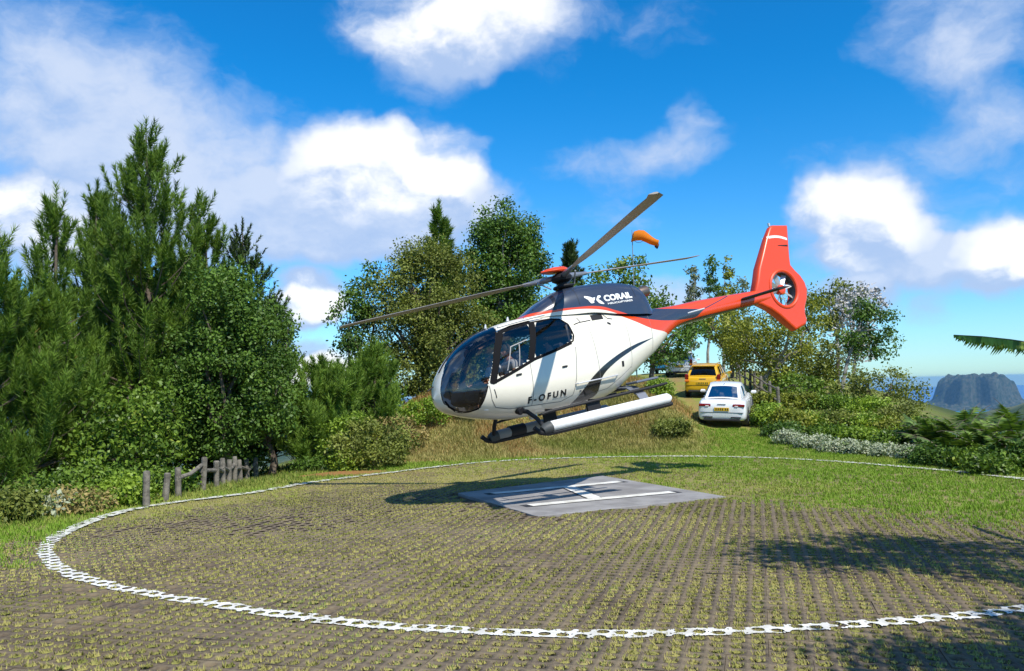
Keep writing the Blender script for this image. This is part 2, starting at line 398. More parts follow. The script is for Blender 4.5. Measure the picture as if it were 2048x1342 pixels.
# ------------------------------------------------------------------ far basalt mountain on the coast
def build_mountain():
    n = 210; D = 10600.0
    c = at(1955, 800, D); u = np.linspace(-1, 1, n); A, B = np.meshgrid(u, u, indexing='ij')
    X = A*1000; Yd = B*1000
    r = np.hypot(X/1.0, Yd/.8)
    th = np.arctan2(Yd, X)
    edge = 450+60*np.sin(3*th+.6)+45*np.sin(7*th)+90*fbm(np.cos(th)*400, np.sin(th)*400, 120, 4, 4)
    cliff = 1-sstep(-45, 75, r-edge)
    talus = np.clip(1-(r-edge)/560, 0, 1)**1.9
    top = 385+26*np.exp(-((X+260)/120)**2)-18*np.exp(-((X-20)/120)**2)+10*np.exp(-((X-200)/120)**2)+60*fbm(X, Yd, 150, 5, 9)-.0019*np.clip(np.abs(X+10)-130, 0, 900)**2
    gull = 1+.22*fbm(np.cos(th)*900, np.sin(th)*900+r*.15, 130, 4, 14)
    Z = -402+np.maximum(cliff*top*1.04, talus*(95+40*np.sin(th*2+2.5))*gull*(1-cliff)+cliff*top*.98)
    Z += 42*fbm(X, Yd, 90, 5, 19)*sstep(.02, .2, talus+cliff)
    Z = np.where(r > 960, -425, Z)
    V = np.stack([X+c.x, Yd+c.y, Z], -1).reshape(-1, 3)
    i = np.arange(n-1)[:, None]*n+np.arange(n-1)[None]; F = np.stack([i, i+n, i+n+1, i+1], -1).reshape(-1, 4)
    m = mat('basalt_and_scrub', (.014, .034, .022), .95, col2=(.080, .080, .058), vscale=.03, spec=.1)
    tag(mobj('mountain', V, F, m), kind='structure')
build_mountain()
# ------------------------------------------------------------------ helipad paving
GRA = math.radians(16); GU = np.array([math.cos(GRA), -math.sin(GRA)]); GV = np.array([math.sin(GRA), math.cos(GRA)])
PT = .165; NX, NY = 4, 3; BW, BH = NX*PT, NY*PT
OCT = [(math.cos(k*PI/4), math.sin(k*PI/4)) for k in range(8)]
SQ = [(1, 0), (1, 1), (0, 1), (-1, 1), (-1, 0), (-1, -1), (0, -1), (1, -1)]
slab_c = [gnd(*p) for p in ((1075, 1035), (1452, 995), (1205, 953), (915, 988))]
def inslab(x, y, grow=0.0):
    r = np.ones(np.shape(x), bool); cx = sum(p[0] for p in slab_c)/4; cy = sum(p[1] for p in slab_c)/4
    for i in range(4):
        a, b = slab_c[i], slab_c[(i+1) % 4]; L = math.hypot(b[0]-a[0], b[1]-a[1])
        r &= ((b[0]-a[0])*(y-a[1])-(b[1]-a[1])*(x-a[0]))/L > -grow
    return r
def block_geo(walls=True):
    V = []; F = []
    for i in range(NX):
        for j in range(NY):
            cx = (i+.5-NX/2)*PT; cy = (j+.5-NY/2)*PT; b = len(V); h = PT/2
            for k in range(8):
                sx = h-(.0018 if (i == NX-1 and SQ[k][0] > 0) or (i == 0 and SQ[k][0] < 0) else 0); sy = h-(.0018 if (j == NY-1 and SQ[k][1] > 0) or (j == 0 and SQ[k][1] < 0) else 0)
                V.append((cx+SQ[k][0]*sx, cy+SQ[k][1]*sy, 0))
            for k in range(8): V.append((cx+OCT[k][0]*.060, cy+OCT[k][1]*.058, -.004))
            if walls:
                for k in range(8): V.append((cx+OCT[k][0]*.056, cy+OCT[k][1]*.054, -.045))
            for k in range(8):
                k2 = (k+1) % 8; F.append((b+k, b+k2, b+8+k2, b+8+k))
                if walls: F.append((b+8+k, b+8+k2, b+16+k2, b+16+k))
    b = len(V); hx, hy = BW/2-.0018, BH/2-.0018
    V += [(-hx, -hy, 0), (hx, -hy, 0), (hx, hy, 0), (-hx, hy, 0), (-hx, -hy, -.05), (hx, -hy, -.05), (hx, hy, -.05), (-hx, hy, -.05)]
    F += [(b+4+k, b+4+(k+1) % 4, b+(k+1) % 4, b+k) for k in range(4)]
    return np.array(V), np.array(F)
def build_pavers():
    R = np.random.default_rng(3)
    M = mat('paver_concrete', (.125, .105, .085), .95, var=.4, vscale=9, bump=.5, bscale=60, spec=.15, col2=(.20, .175, .135), coord='Generated')
    # colour from world position so that neighbouring blocks differ
    T = NT(M.node_tree); b = M.node_tree.nodes['Principled BSDF']
    P = T.n('ShaderNodeNewGeometry').outputs['Position']
    n1 = T.noise(P, 1.7, 4, .6)[0]; n2 = T.noise(P, 28, 4, .7)[0]
    c = T.mix(T.ramp(n1, .35, .65), (.118, .092, .070), (.195, .152, .100)); c = T.mix(T.ramp(n2, .4, .75), c, (.21, .175, .11)); c = T.mix(T.ramp(T.noise(P, .33, 4, .6)[0], .45, .7), c, T.mix(1.0, c, (.78, .75, .73), 'MULTIPLY')); T.put(b.inputs['Base Color'], c)
    root = empty('paving'); tag(root, kind='structure')
    cells = []; blocks = []
    for bi in range(-40, 45):
        for bj in range(-6, 70):
            off = (bj % 2)*BW*.5
            p = GU*(bi*BW+off)+GV*(bj*BH)
            x, y = p
            if y < 2.6 or y > 22 or x < -11 or x > 14: continue
            blocks.append((x, y, R.normal(0, .0025)))
    ba = np.array(blocks); ok = (pave(ba[:, 0], ba[:, 1]) > -1.6) & ~inslab(ba[:, 0], ba[:, 1], .12)
    blocks = [b_ for b_, k_ in zip(blocks, ok) if k_]
    def vis(bk):
        d = math.hypot(bk[0], bk[1]); ok = abs(bk[0])/max(bk[1], .1) < .66 and bk[1] > 5.4
        return (0 if ok else 1, d)
    blocks.sort(key=vis)
    V0, F0 = block_geo(True); me = meshdata('paver', V0, F0, M, smooth=False)
    ang = -GRA
    for (x, y, dz) in blocks[:300]:
        o = bpy.data.objects.new('paver', me); link(o, root)
        o.location = (x, y, .012+dz); o.rotation_euler = (R.normal(0, .006), R.normal(0, .006), ang+(PI if R.random() < .5 else 0))
    Vl, Fl = block_geo(False); Vs = []; Fs = []; n = 0; ca, sa = math.cos(ang), math.sin(ang)
    for (x, y, dz) in blocks[300:]:
        V1, F1 = (V0, F0) if y < 11 else (Vl, Fl); q = V1.copy(); q = np.c_[q[:, 0]*ca-q[:, 1]*sa+x, q[:, 0]*sa+q[:, 1]*ca+y, q[:, 2]+.012+dz]
        Vs.append(q); Fs.append(F1+n); n += len(q)
    if Vs: tag(mobj('paver_field', np.concatenate(Vs), np.concatenate(Fs), M, root, smooth=False), kind='stuff')
    for (x, y, dz) in blocks:
        for i in range(NX):
            for j in range(NY):
                lx = (i+.5-NX/2)*PT; ly = (j+.5-NY/2)*PT
                cells.append((lx*ca-ly*sa+x, lx*sa+ly*ca+y))
    return np.array(cells), root, blocks
CELLS, PAVING, BLOCKS = build_pavers()
# painted circle: white paint on the webs of the grid, the cells stay open
def build_line():
    R = np.random.default_rng(5); Vs = []; F = []
    ca, sa = math.cos(-GRA), math.sin(-GRA)
    near = np.abs(ringd(CELLS[:, 0], CELLS[:, 1])) < .30
    keep = []
    for (cx, cy) in CELLS[near]:
        for k in range(8):
            k2 = (k+1) % 8
            for a in range(3):
                for q in range(2):
                    P = []
                    for (tt, rr_) in ((a/3, q/2), ((a+1)/3, q/2), ((a+1)/3, (q+1)/2), (a/3, (q+1)/2)):
                        ox = SQ[k][0]*(1-tt)+SQ[k2][0]*tt; oy = SQ[k][1]*(1-tt)+SQ[k2][1]*tt
                        ix = OCT[k][0]*(1-tt)+OCT[k2][0]*tt; iy = OCT[k][1]*(1-tt)+OCT[k2][1]*tt
                        lx = ox*PT/2*(1-rr_)+ix*.0605*rr_; ly = oy*PT/2*(1-rr_)+iy*.0585*rr_
                        P.append((lx*ca-ly*sa+cx, lx*sa+ly*ca+cy))
                    keep.append(P)
    K = np.array(keep); ctr = K.mean(1)
    d = np.abs(ringd(ctr[:, 0], ctr[:, 1])); lim = .108+.05*fbm(ctr[:, 0], ctr[:, 1], .25, 3, 6)
    wear = (fbm(ctr[:, 0], ctr[:, 1], .35, 3, 44) < .52) & (R.random(len(ctr)) < .95)
    K = K[(d < lim) & wear]
    V = np.concatenate([K.reshape(-1, 2), np.full((len(K)*4, 1), .0225)], 1); Fq = np.arange(len(K)*4).reshape(-1, 4)
    M = mat('white_paint', (.76, .75, .70), .85, col2=(.52, .50, .44), vscale=3.5, coord='Object')
    tag(mobj('painted_ring', V, Fq, M, PAVING, smooth=False))
    # worn continuation over the turf on the far side
    Vs = []; Fs = []; 
    ths = np.arange(-PI, PI, .006); rs = ringr(ths); xs = PADC[0]+rs*np.cos(ths); ys = PADC[1]+rs*np.sin(ths); pvs = pave(xs, ys)
    for th, r0, y, pv_ in zip(ths, rs, ys, pvs):
        if pv_ > -.25 and y < 20 or y < 10: continue
        for k in range(3):
            if R.random() < (.42 if y > 19 else .25): continue
            rr_ = r0+(k-1)*.085+R.normal(0, .008); w_ = .05; t2 = th+.0062
            b = len(Vs)
            for (a, q) in ((th, rr_-w_), (t2, rr_-w_), (t2, rr_+w_), (th, rr_+w_)):
                X_ = PADC[0]+q*math.cos(a); Y_ = PADC[1]+q*math.sin(a); Vs.append((X_, Y_, 0))
            Fs.append((b, b+1, b+2, b+3))
    Vs = np.array(Vs); Vs[:, 2] = height(Vs[:, 0], Vs[:, 1])+.03; Fs = np.array(Fs)
    tag(mobj('painted_ring_on_turf', Vs, Fs, mat('white_paint_worn', (.66, .65, .56), .9, var=.3, vscale=20), PAVING, smooth=False), kind='stuff')
build_line()
# concrete touchdown slab with the H
def build_slab():
    cx = sum(p[0] for p in slab_c)/4; cy = sum(p[1] for p in slab_c)/4
    ring = []
    for i in range(4):
        a, b = slab_c[i], slab_c[(i+1) % 4]
        for t in np.linspace(0, 1, 25)[:-1]:
            k = .02*float(fbm(np.array([a[0]+t*9+i]), np.array([i*3.0]), .8, 2, 9)[0]); ring.append((a[0]+(b[0]-a[0])*t+k, a[1]+(b[1]-a[1])*t+k))
    n = len(ring); V = [(x, y, -.06) for x, y in ring]+[(x, y, .018) for x, y in ring]+[(cx+(x-cx)*.995, cy+(y-cy)*.995, .024) for x, y in ring]
    F = [[i, (i+1) % n, n+(i+1) % n, n+i] for i in range(n)]+[[n+i, n+(i+1) % n, 2*n+(i+1) % n, 2*n+i] for i in range(n)]+[[2*n+i for i in range(n)]]
    m = mat('pad_concrete', (.29, .28, .27), .9, col2=(.19, .18, .175), vscale=1.1, bump=.3, bscale=50)
    s = mobj('helipad_slab', V, F, m, None, smooth=False); tag(s, kind='structure')
    def bar(name, a, b, wd, z, mt):
        a = Vector((*a, 0)); b = Vector((*b, 0)); d = (b-a).normalized(); p = Vector((-d.y, d.x, 0))*wd/2; L = (b-a).length; k = max(4, int(L/.12)); V = []; F = []
        R = np.random.default_rng(int(L*100))
        for i in range(k+1):
            q = a+(b-a)*i/k; e = R.normal(0, .006, 2)
            V += [q-p*(1+e[0]*3), q+p*(1+e[1]*3)]
            if i: F.append([2*i-2, 2*i, 2*i+1, 2*i-1])
        mobj(name, [(v.x, v.y, z) for v in V], F, mt, s, smooth=False)
    wp = mat('white_paint', (.78, .77, .74)); dk = mat('dark_paint', (.03, .03, .035), .8, var=.3)
    A = [gnd(*p) for p in ((985, 990), (1240, 966), (1060, 1014), (1345, 987), (1135, 976), (1190, 1000))]
    def ext(a, b, e): d = Vector((b[0]-a[0], b[1]-a[1])).normalized(); return ((a[0]-d.x*e, a[1]-d.y*e), (b[0]+d.x*e, b[1]+d.y*e))
    for (i, j, wd) in ((0, 1, .27), (2, 3, .27)):
        bar('marking_outline', *ext(A[i], A[j], .14), wd+.03, .0275, dk)
        bar('marking_bar', A[i], A[j], wd, .0345, wp)
    bar('marking_outline', A[4], A[5], .33, .031, dk); bar('marking_bar', A[4], A[5], .28, .038, wp)
build_slab()
# ------------------------------------------------------------------ turf
def blades(P, Hh, Wd, lean, n, seed, spread=.03, tone=None, simple=False):
    """n grass blades at each point of P (N,3): bent two-triangle blades"""
    R = np.random.default_rng(seed); N = len(P); Q = np.repeat(P, n, 0).astype(float); m = len(Q)
    Hh = np.repeat(np.broadcast_to(Hh, N), n)*R.uniform(.55, 1.25, m); a = R.uniform(0, 2*PI, m); rr_ = spread*np.sqrt(R.random(m))
    b2 = R.uniform(0, 2*PI, m); Q[:, 0] += rr_*np.cos(b2); Q[:, 1] += rr_*np.sin(b2)
    le = R.uniform(.2, 1, m)*lean; ux, uy = np.cos(a), np.sin(a); wx, wy = -uy*Wd/2, ux*Wd/2
    z0 = np.zeros(m)
    b0 = Q+np.stack([wx, wy, z0], 1); b1 = Q-np.stack([wx, wy, z0], 1)
    mid = Q+np.stack([ux*le*Hh*.4, uy*le*Hh*.4, Hh*.62], 1); tip = Q+np.stack([ux*le*Hh*1.1, uy*le*Hh*1.1, Hh], 1)
    if simple:
        tip = Q+np.stack([ux*le*Hh*.8, uy*le*Hh*.8, Hh], 1); V = np.stack([b0, b1, tip], 1).reshape(-1, 3)
        t = R.random(m) if tone is None else np.clip(np.repeat(tone, n)+R.normal(0, .16, m), 0, 1)
        return V, np.arange(m*3).reshape(-1, 3), t
    m0 = mid+np.stack([wx*.8, wy*.8, z0], 1); m1 = mid-np.stack([wx*.8, wy*.8, z0], 1)
    V = np.stack([b0, b1, m1, m0, tip], 1).reshape(-1, 3); k = np.arange(m)*5
    F = np.concatenate([np.stack([k, k+1, k+2], 1), np.stack([k, k+2, k+3], 1), np.stack([k+3, k+2, k+4], 1)])
    t = R.random(m) if tone is None else np.clip(np.repeat(tone, n)+R.normal(0, .16, m), 0, 1)
    return V, F, np.tile(t, 3)
def build_turf():
    R = np.random.default_rng(21)
    C = CELLS[~inslab(CELLS[:, 0], CELLS[:, 1], .05)]
    x, y = C[:, 0], C[:, 1]
    cov = .98+.8*fbm(x, y, 1.6, 3, 51)+.25*sstep(2, 6, x)-.15*sstep(-2, -7, x)
    C = C[R.random(len(C)) < cov]
    x, y = C[:, 0], C[:, 1]; N = len(C)
    tone = np.clip(.52+1.1*fbm(x, y, 2.2, 3, 61)+R.normal(0, .16, N), 0, 1)
    big = np.clip(1.12+.8*fbm(x, y, .9, 3, 71)+R.normal(0, .15, N), .45, 1.6)
    k = 7; th = np.arange(k)*2*PI/k      # low cushion in each cell
    rr_ = .036*big[:, None]*R.uniform(.55, 1.2, (N, k)); jx = R.normal(0, .012, N); jy = R.normal(0, .012, N)
    rim = np.stack([x[:, None]+jx[:, None]+rr_*np.cos(th), y[:, None]+jy[:, None]+rr_*np.sin(th), np.full((N, k), .004)+R.normal(0, .003, (N, k))], -1)
    top = np.stack([x+jx+R.normal(0, .01, N), y+jy+R.normal(0, .01, N), .016*big], -1)
    V = np.concatenate([rim, top[:, None]], 1).reshape(-1, 3); b = np.arange(N)[:, None]*(k+1)
    F = np.stack([b+np.arange(k), b+(np.arange(k)+1) % k, np.broadcast_to(b+k, (N, k))], -1).reshape(-1, 3)
    mg = leafmat('cell_grass', (.17, .178, .036), (.43, .37, .125), (.21, .25, .06), trans=.15, rough=.9, p3=.10)
    P3 = np.stack([x, y, np.full(N, .005)], 1); nearm = y < 9.5
    V2, F2, t2 = blades(P3[nearm], .025*big[nearm], .012, 1.6, 34, 1, .062, tone[nearm], True)
    V3, F3, t3 = blades(P3[~nearm], .025*big[~nearm], .018, 1.4, 15, 2, .062, tone[~nearm], True)
    Va = np.concatenate([V, V2, V3]); Fa = np.concatenate([F, F2+len(V), F3+len(V)+len(V2)])
    ta = np.concatenate([np.repeat(tone, k)*.8, t2, t3])
    tag(mobj('grass_in_paver_cells', Va, Fa, mg, attrs={'rnd': ('FACE', ta)}, smooth=False), 'short dry yellow grass growing in the paver cells of the landing circle', 'grass', kind='stuff')
    # closed turf of the far and right side, short
    def scatter(n, x0, x1, y0, y1): return R.uniform(x0, x1, n), R.uniform(y0, y1, n)
    x, y = scatter(60000, -11, 14, 9.5, 31)
    pv = pave(x, y); rd = ringd(x, y); k = (pv < R.normal(-.5, .55, len(x))) & ~inslab(x, y, .02) & (np.abs(x) < .68*y+1) & (bankdry(x, y) < .3) & (soilmask(x, y) < .5) & (sdist(x, y) < 2.5)
    k &= ~((rd < 0) & (R.random(len(x)) < .45*sstep(6, 2, x)))
    x, y = x[k], y[k]; rd = rd[k]; z = height(x, y)
    inside = rd < 0
    green = np.clip(.25+.75*sstep(1.5, 6, x)*inside+.55*(~inside)+.8*fbm(x, y, 2.6, 3, 81), 0, 1)
    hh = .030+.030*green+.02*(~inside)
    V, F, t = blades(np.stack([x, y, z-.005], 1), hh, .022, 1.1, 7, 5, .08, 1-green, True)
    tag(mobj('short_turf', V, F, leafmat('turf_blades', (.17, .29, .022), (.39, .345, .10), None, trans=.25, rough=.8), attrs={'rnd': ('FACE', t)}, smooth=False), 'short green and straw turf closing over the far side of the circle', 'grass', kind='stuff')
    # rough dry grass on the bank
    x, y = scatter(60000, -5, 8, 25.8, 38)
    d = bankdry(x, y); k = R.random(len(x)) < d*.9; x, y = x[k], y[k]; z = height(x, y)
    tone = np.clip(.80-.06*(x-2)+1.4*fbm(x, y, 2.2, 3, 91), 0, 1)
    V, F, t = blades(np.stack([x, y, z-.01], 1), .14+.12*fbm(x, y, 1.5, 2, 95), .026, 1.3, 5, 6, .11, tone, True)
    tag(mobj('dry_bank_grass', V, F, leafmat('dry_blades', (.20, .23, .04), (.44, .35, .14), (.38, .22, .08), trans=.2, rough=.8, p3=.08), attrs={'rnd': ('FACE', t)}, smooth=False), 'rough straw brown grass on the bank behind the landing circle', 'grass', kind='stuff')
    # taller green fringe along the plateau edges and under the shrubs
    x, y = scatter(50000, -14, 15, 10, 60); s = sdist(x, y)
    k = (s > -1.0) & (s < 3.5) & (ringd(x, y) > .35) & (np.abs(x) < .7*y+1); k |= (x > -4.5) & (x < 8) & (y > 33) & (R.random(len(x)) < .8) & (np.abs(x-roadx(y)) > 1.3)
    k &= soilmask(x, y) < .4
    x, y = x[k], y[k]; z = height(x, y)
    V, F, t = blades(np.stack([x, y, z-.01], 1), .15, .026, 1.1, 5, 8, .11, None, True)
    tag(mobj('rough_verge_grass', V, F, leafmat('verge_blades', (.10, .18, .02), (.27, .26, .065), None, trans=.25, rough=.8), attrs={'rnd': ('FACE', t)}, smooth=False), 'taller green verge grass along the edges of the hilltop', 'grass', kind='stuff')
build_turf()
# ------------------------------------------------------------------ helicopter
HROT = Matrix(((.8541587, -.48430229, -.18937845), (.49657525, .8677492, .02059974), (.1543565, -.1116361, .98168806)))
HLOC = Vector((-1.06704722, 15.38948591, .99323504))
HST = np.array([(-.20,1.06,1.08,1.10,.02),(-.12,.90,1.10,1.31,.22),(0,.80,1.12,1.50,.38),(.18,.71,1.13,1.70,.50),(.55,.58,1.13,1.97,.64),(1.03,.47,1.12,2.15,.72),(1.5,.41,1.12,2.24,.755),(2.0,.40,1.12,2.28,.76),(2.6,.40,1.14,2.29,.76),(3.2,.42,1.18,2.25,.73),(3.6,.50,1.25,2.20,.68),(4.0,.68,1.38,2.12,.59),(4.5,.92,1.5,2.07,.46),(5.0,1.17,1.62,2.04,.34),(5.4,1.42,1.74,2.03,.27),(5.7,1.55,1.80,2.03,.235),(6.5,1.62,1.84,2.055,.215),(7.5,1.69,1.87,2.06,.18),(8.62,1.75,1.90,2.06,.14)])
def pchip(xs, ys, q):
    h_ = np.diff(xs); d = np.diff(ys)/h_; m = np.zeros(len(xs)); m[0] = d[0]; m[-1] = d[-1]
    for i in range(1, len(xs)-1):
        if d[i-1]*d[i] > 0:
            w1 = 2*h_[i]+h_[i-1]; w2 = h_[i]+2*h_[i-1]; m[i] = (w1+w2)/(w1/d[i-1]+w2/d[i])
    q = np.clip(q, xs[0], xs[-1]); i = np.clip(np.searchsorted(xs, q)-1, 0, len(xs)-2); t = (q-xs[i])/h_[i]
    return (1+2*t)*(1-t)**2*ys[i]+t*(1-t)**2*h_[i]*m[i]+t*t*(3-2*t)*ys[i+1]+t*t*(t-1)*h_[i]*m[i+1]
def hsec(x): return [pchip(HST[:, 0], HST[:, k], x) for k in range(1, 5)]
HN = 2.4
def hside(x, z):                          # half width of the fuselage skin at (x, z)
    zb, zc, zt, wd = hsec(np.asarray(x, float)); z = np.asarray(z, float)
    hz_ = np.where(z > zc, zt-zc, zc-zb)
    return wd*np.maximum(1-np.abs((z-zc)/np.maximum(hz_, 1e-4))**HN, 0)**(1/HN)
def inpoly(px, py, poly):
    r = np.zeros(np.shape(px), bool); n = len(poly)
    for i in range(n):
        ax, ay = poly[i]; bx, by = poly[(i+1) % n]
        r ^= ((ay > py) != (by > py)) & (px < (bx-ax)*(py-ay)/(by-ay+1e-12)+ax)
    return r
def smooth_poly(P, it=2):
    for _ in range(it):
        Q = []
        for i in range(len(P)):
            a, b = P[i], P[(i+1) % len(P)]
            Q += [(a[0]*.8+b[0]*.2, a[1]*.8+b[1]*.2), (a[0]*.2+b[0]*.8, a[1]*.2+b[1]*.8)]
        P = Q
    return P
def submesh(V, F, keep, name, mats, parent, midx=None, push=0.0, N=None, flip=False):
    f = F[keep]; u, inv = np.unique(f, return_inverse=True); v = V[u]
    if push: v = v+N[u]*push
    f2 = inv.reshape(f.shape)
    if flip: f2 = f2[:, ::-1]
    return mobj(name, v, f2, mats, parent, midx=None if midx is None else midx[keep])
def text_mesh(txt, size, shear=0.0, space=1.0, bold=0.0):
    c = bpy.data.curves.new('t', 'FONT'); c.body = txt; c.size = size; c.shear = shear; c.space_character = space; c.resolution_u = 4; c.offset = bold
    o = bpy.data.objects.new('t', c); COL.objects.link(o); bpy.context.view_layer.update()
    me = bpy.data.meshes.new_from_object(o.evaluated_get(bpy.context.evaluated_depsgraph_get()))
    bpy.data.objects.remove(o)
    bm = bmesh.new(); bm.from_mesh(me); bmesh.ops.triangulate(bm, faces=bm.faces)
    bmesh.ops.subdivide_edges(bm, edges=[e for e in bm.edges if e.calc_length() > size*.12], cuts=2)
    bmesh.ops.triangulate(bm, faces=bm.faces)
    V = np.array([v.co[:] for v in bm.verts]); F = np.array([[v.index for v in f.verts] for f in bm.faces]); bm.free()
    return V, F
def outline_solid(name, outline, holes, half, bev, mats, parent, axis='y'):
    c = bpy.data.curves.new('t', 'CURVE'); c.dimensions = '2D'; c.fill_mode = 'BOTH'; c.extrude = half-bev; c.bevel_depth = bev; c.bevel_resolution = 3; c.offset = -bev
    for loop in [outline]+holes:
        s = c.splines.new('POLY'); s.points.add(len(loop)-1); s.use_cyclic_u = True
        for p, q in zip(s.points, loop): p.co = (q[0], q[1], 0, 1)
    o = bpy.data.objects.new('t', c); COL.objects.link(o); bpy.context.view_layer.update()
    me = bpy.data.meshes.new_from_object(o.evaluated_get(bpy.context.evaluated_depsgraph_get())); bpy.data.objects.remove(o)
    for v in me.vertices: v.co = (v.co.x, -v.co.z, v.co.y)
    me.materials.clear()
    for m in mats: me.materials.append(m)
    me.polygons.foreach_set('material_index', np.zeros(len(me.polygons), dtype=np.int32))
    o = bpy.data.objects.new(name, me); return link(o, parent)
M_white = mat('heli_white', (.80, .79, .73), .28, coat=.6, var=.03, vscale=3)
M_navy = mat('heli_navy', (.028, .036, .058), .24, coat=.7)
M_red = mat('heli_orange_red', (.70, .060, .008), .32, coat=.25)
M_black = mat('heli_black', (.012, .012, .014), .6, spec=.3)
M_dark = mat('cabin_dark', (.06, .06, .066), .8)
M_grey = mat('heli_grey_metal', (.30, .31, .33), .35, metal=.6)
M_lt = mat('heli_light_metal', (.62, .63, .64), .35, metal=.5)
M_seam = mat('panel_seam', (.16, .155, .145), .6)
M_fb = mat('window_surround_black', (.010, .010, .011), .9, spec=.08)
M_frame = mat('window_slider_frame', (.22, .22, .22), .6)
M_glass = glassmat('cabin_glass', (.66, .68, .70), 2.0)
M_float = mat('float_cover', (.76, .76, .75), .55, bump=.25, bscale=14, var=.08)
M_rubber = mat('float_dark', (.045, .05, .05), .6, bump=.2, bscale=12)
M_blade = mat('rotor_blade_grey', (.30, .27, .24), .45)
def livery():
    m = bpy.data.materials.new('heli_livery'); m.use_nodes = True; T = NT(m.node_tree); b = m.node_tree.nodes['Principled BSDF']
    o = T.sep(T.n('ShaderNodeTexCoord').outputs['Object']); x, z = o[0], o[2]
    def cur(pts):
        nd = T.n('ShaderNodeFloatCurve'); T.put(nd.inputs['Value'], T.m('DIVIDE', x, 10.0)); c = nd.mapping.curves[0]
        while len(c.points) < len(pts): c.points.new(.5, .5)
        for p, q in zip(c.points, pts): p.location = (q[0]/10, q[1]/4); p.handle_type = 'AUTO_CLAMPED'
        nd.mapping.update(); return T.m('MULTIPLY', nd.outputs[0], 4.0)
    gt = lambda a, c_: T.ramp(T.m('SUBTRACT', a, c_), -.0015, .0015)
    def between(lo, hi, x0, x1): return T.m('MULTIPLY', T.m('MULTIPLY', gt(z, cur(lo)), gt(cur(hi), z)), T.m('MULTIPLY', gt(x, x0), gt(x1, x)))
    W, Rd, Nv, Bk = (.75, .705, .59), (.70, .060, .008), (.030, .038, .060), (.012, .012, .014)
    lo = [(1.5, 2.262), (1.82, 2.25), (2.84, 2.235), (3.4, 2.17), (3.73, 2.085), (4.32, 1.80), (4.7, 1.62), (5.30, 1.42), (5.45, .6), (5.6, 0), (9, 0)]
    hi = [(1.5, 2.33), (2.2, 2.30), (2.84, 2.275), (3.5, 2.215), (3.9, 2.08), (4.4, 1.90), (4.93, 1.77), (5.5, 1.70), (6.1, 1.68), (6.4, 1.80), (6.9, 2.0), (7.2, 2.2)]
    dirt = T.ramp(T.noise(T.n('ShaderNodeTexCoord').outputs['Object'], 2.2, 5, .65)[0], .45, .8)
    c = T.mix(T.m('MULTIPLY', dirt, .25), W, (.60, .56, .46))
    c = T.mix(gt(z, cur(lo)), c, Rd)
    c = T.mix(T.m('MULTIPLY', gt(z, cur(hi)), T.m('SUBTRACT', 1.0, T.m('MULTIPLY', gt(x, 5.2), gt(z, cur([(5.0, 2.2), (5.15, 2.04), (5.6, 1.95), (6.0, 1.89), (6.5, 1.80), (6.7, 1.70), (9, 1.6)]))))), c, Nv)
    c = T.mix(T.m('MULTIPLY', gt(x, 2.50), gt(2.585, x)) if False else T.m('MULTIPLY', T.m('MULTIPLY', gt(x, T.m('MULTIPLY_ADD', z, .30, 1.76)), gt(T.m('MULTIPLY_ADD', z, .30, 1.84), x)), gt(z, 2.28)), c, Bk)
    c = T.mix(between([(6.3, 1.79), (7.3, 2.02)], [(6.3, 1.81), (7.3, 2.04)], 6.3, 7.3), c, Nv)
    c = T.mix(T.m('MULTIPLY', gt(x, 5.28), gt(cur([(5.2, 1.36), (5.4, 1.46), (5.7, 1.60), (6.2, 1.67), (7.0, 1.71), (8.2, 1.75), (8.62, 1.77)]), z)), c, Bk)
    c = T.mix(between([(2.40, .40), (2.95, .52), (3.0, .72), (3.07, .86), (3.36, 1.03), (3.89, 1.21), (4.72, 1.41)], [(2.40, .47), (2.62, .71), (2.88, .92), (3.44, 1.17), (4.09, 1.335), (4.72, 1.415)], 2.40, 4.72), c, Bk)
    c = T.mix(T.m('MULTIPLY', gt(.435, z), T.m('MULTIPLY', gt(x, 1.9), gt(3.6, x))), c, Bk)
    T.put(b.inputs['Base Color'], c); b.inputs['Roughness'].default_value = .27; b.inputs['Coat Weight'].default_value = .6
    return m
M_liv = livery()
HELI = empty('helicopter'); HELI.location = HLOC; HELI.rotation_euler = HROT.to_euler()
tag(HELI, 'white navy and orange helicopter hovering nose down above the landing circle', 'helicopter')
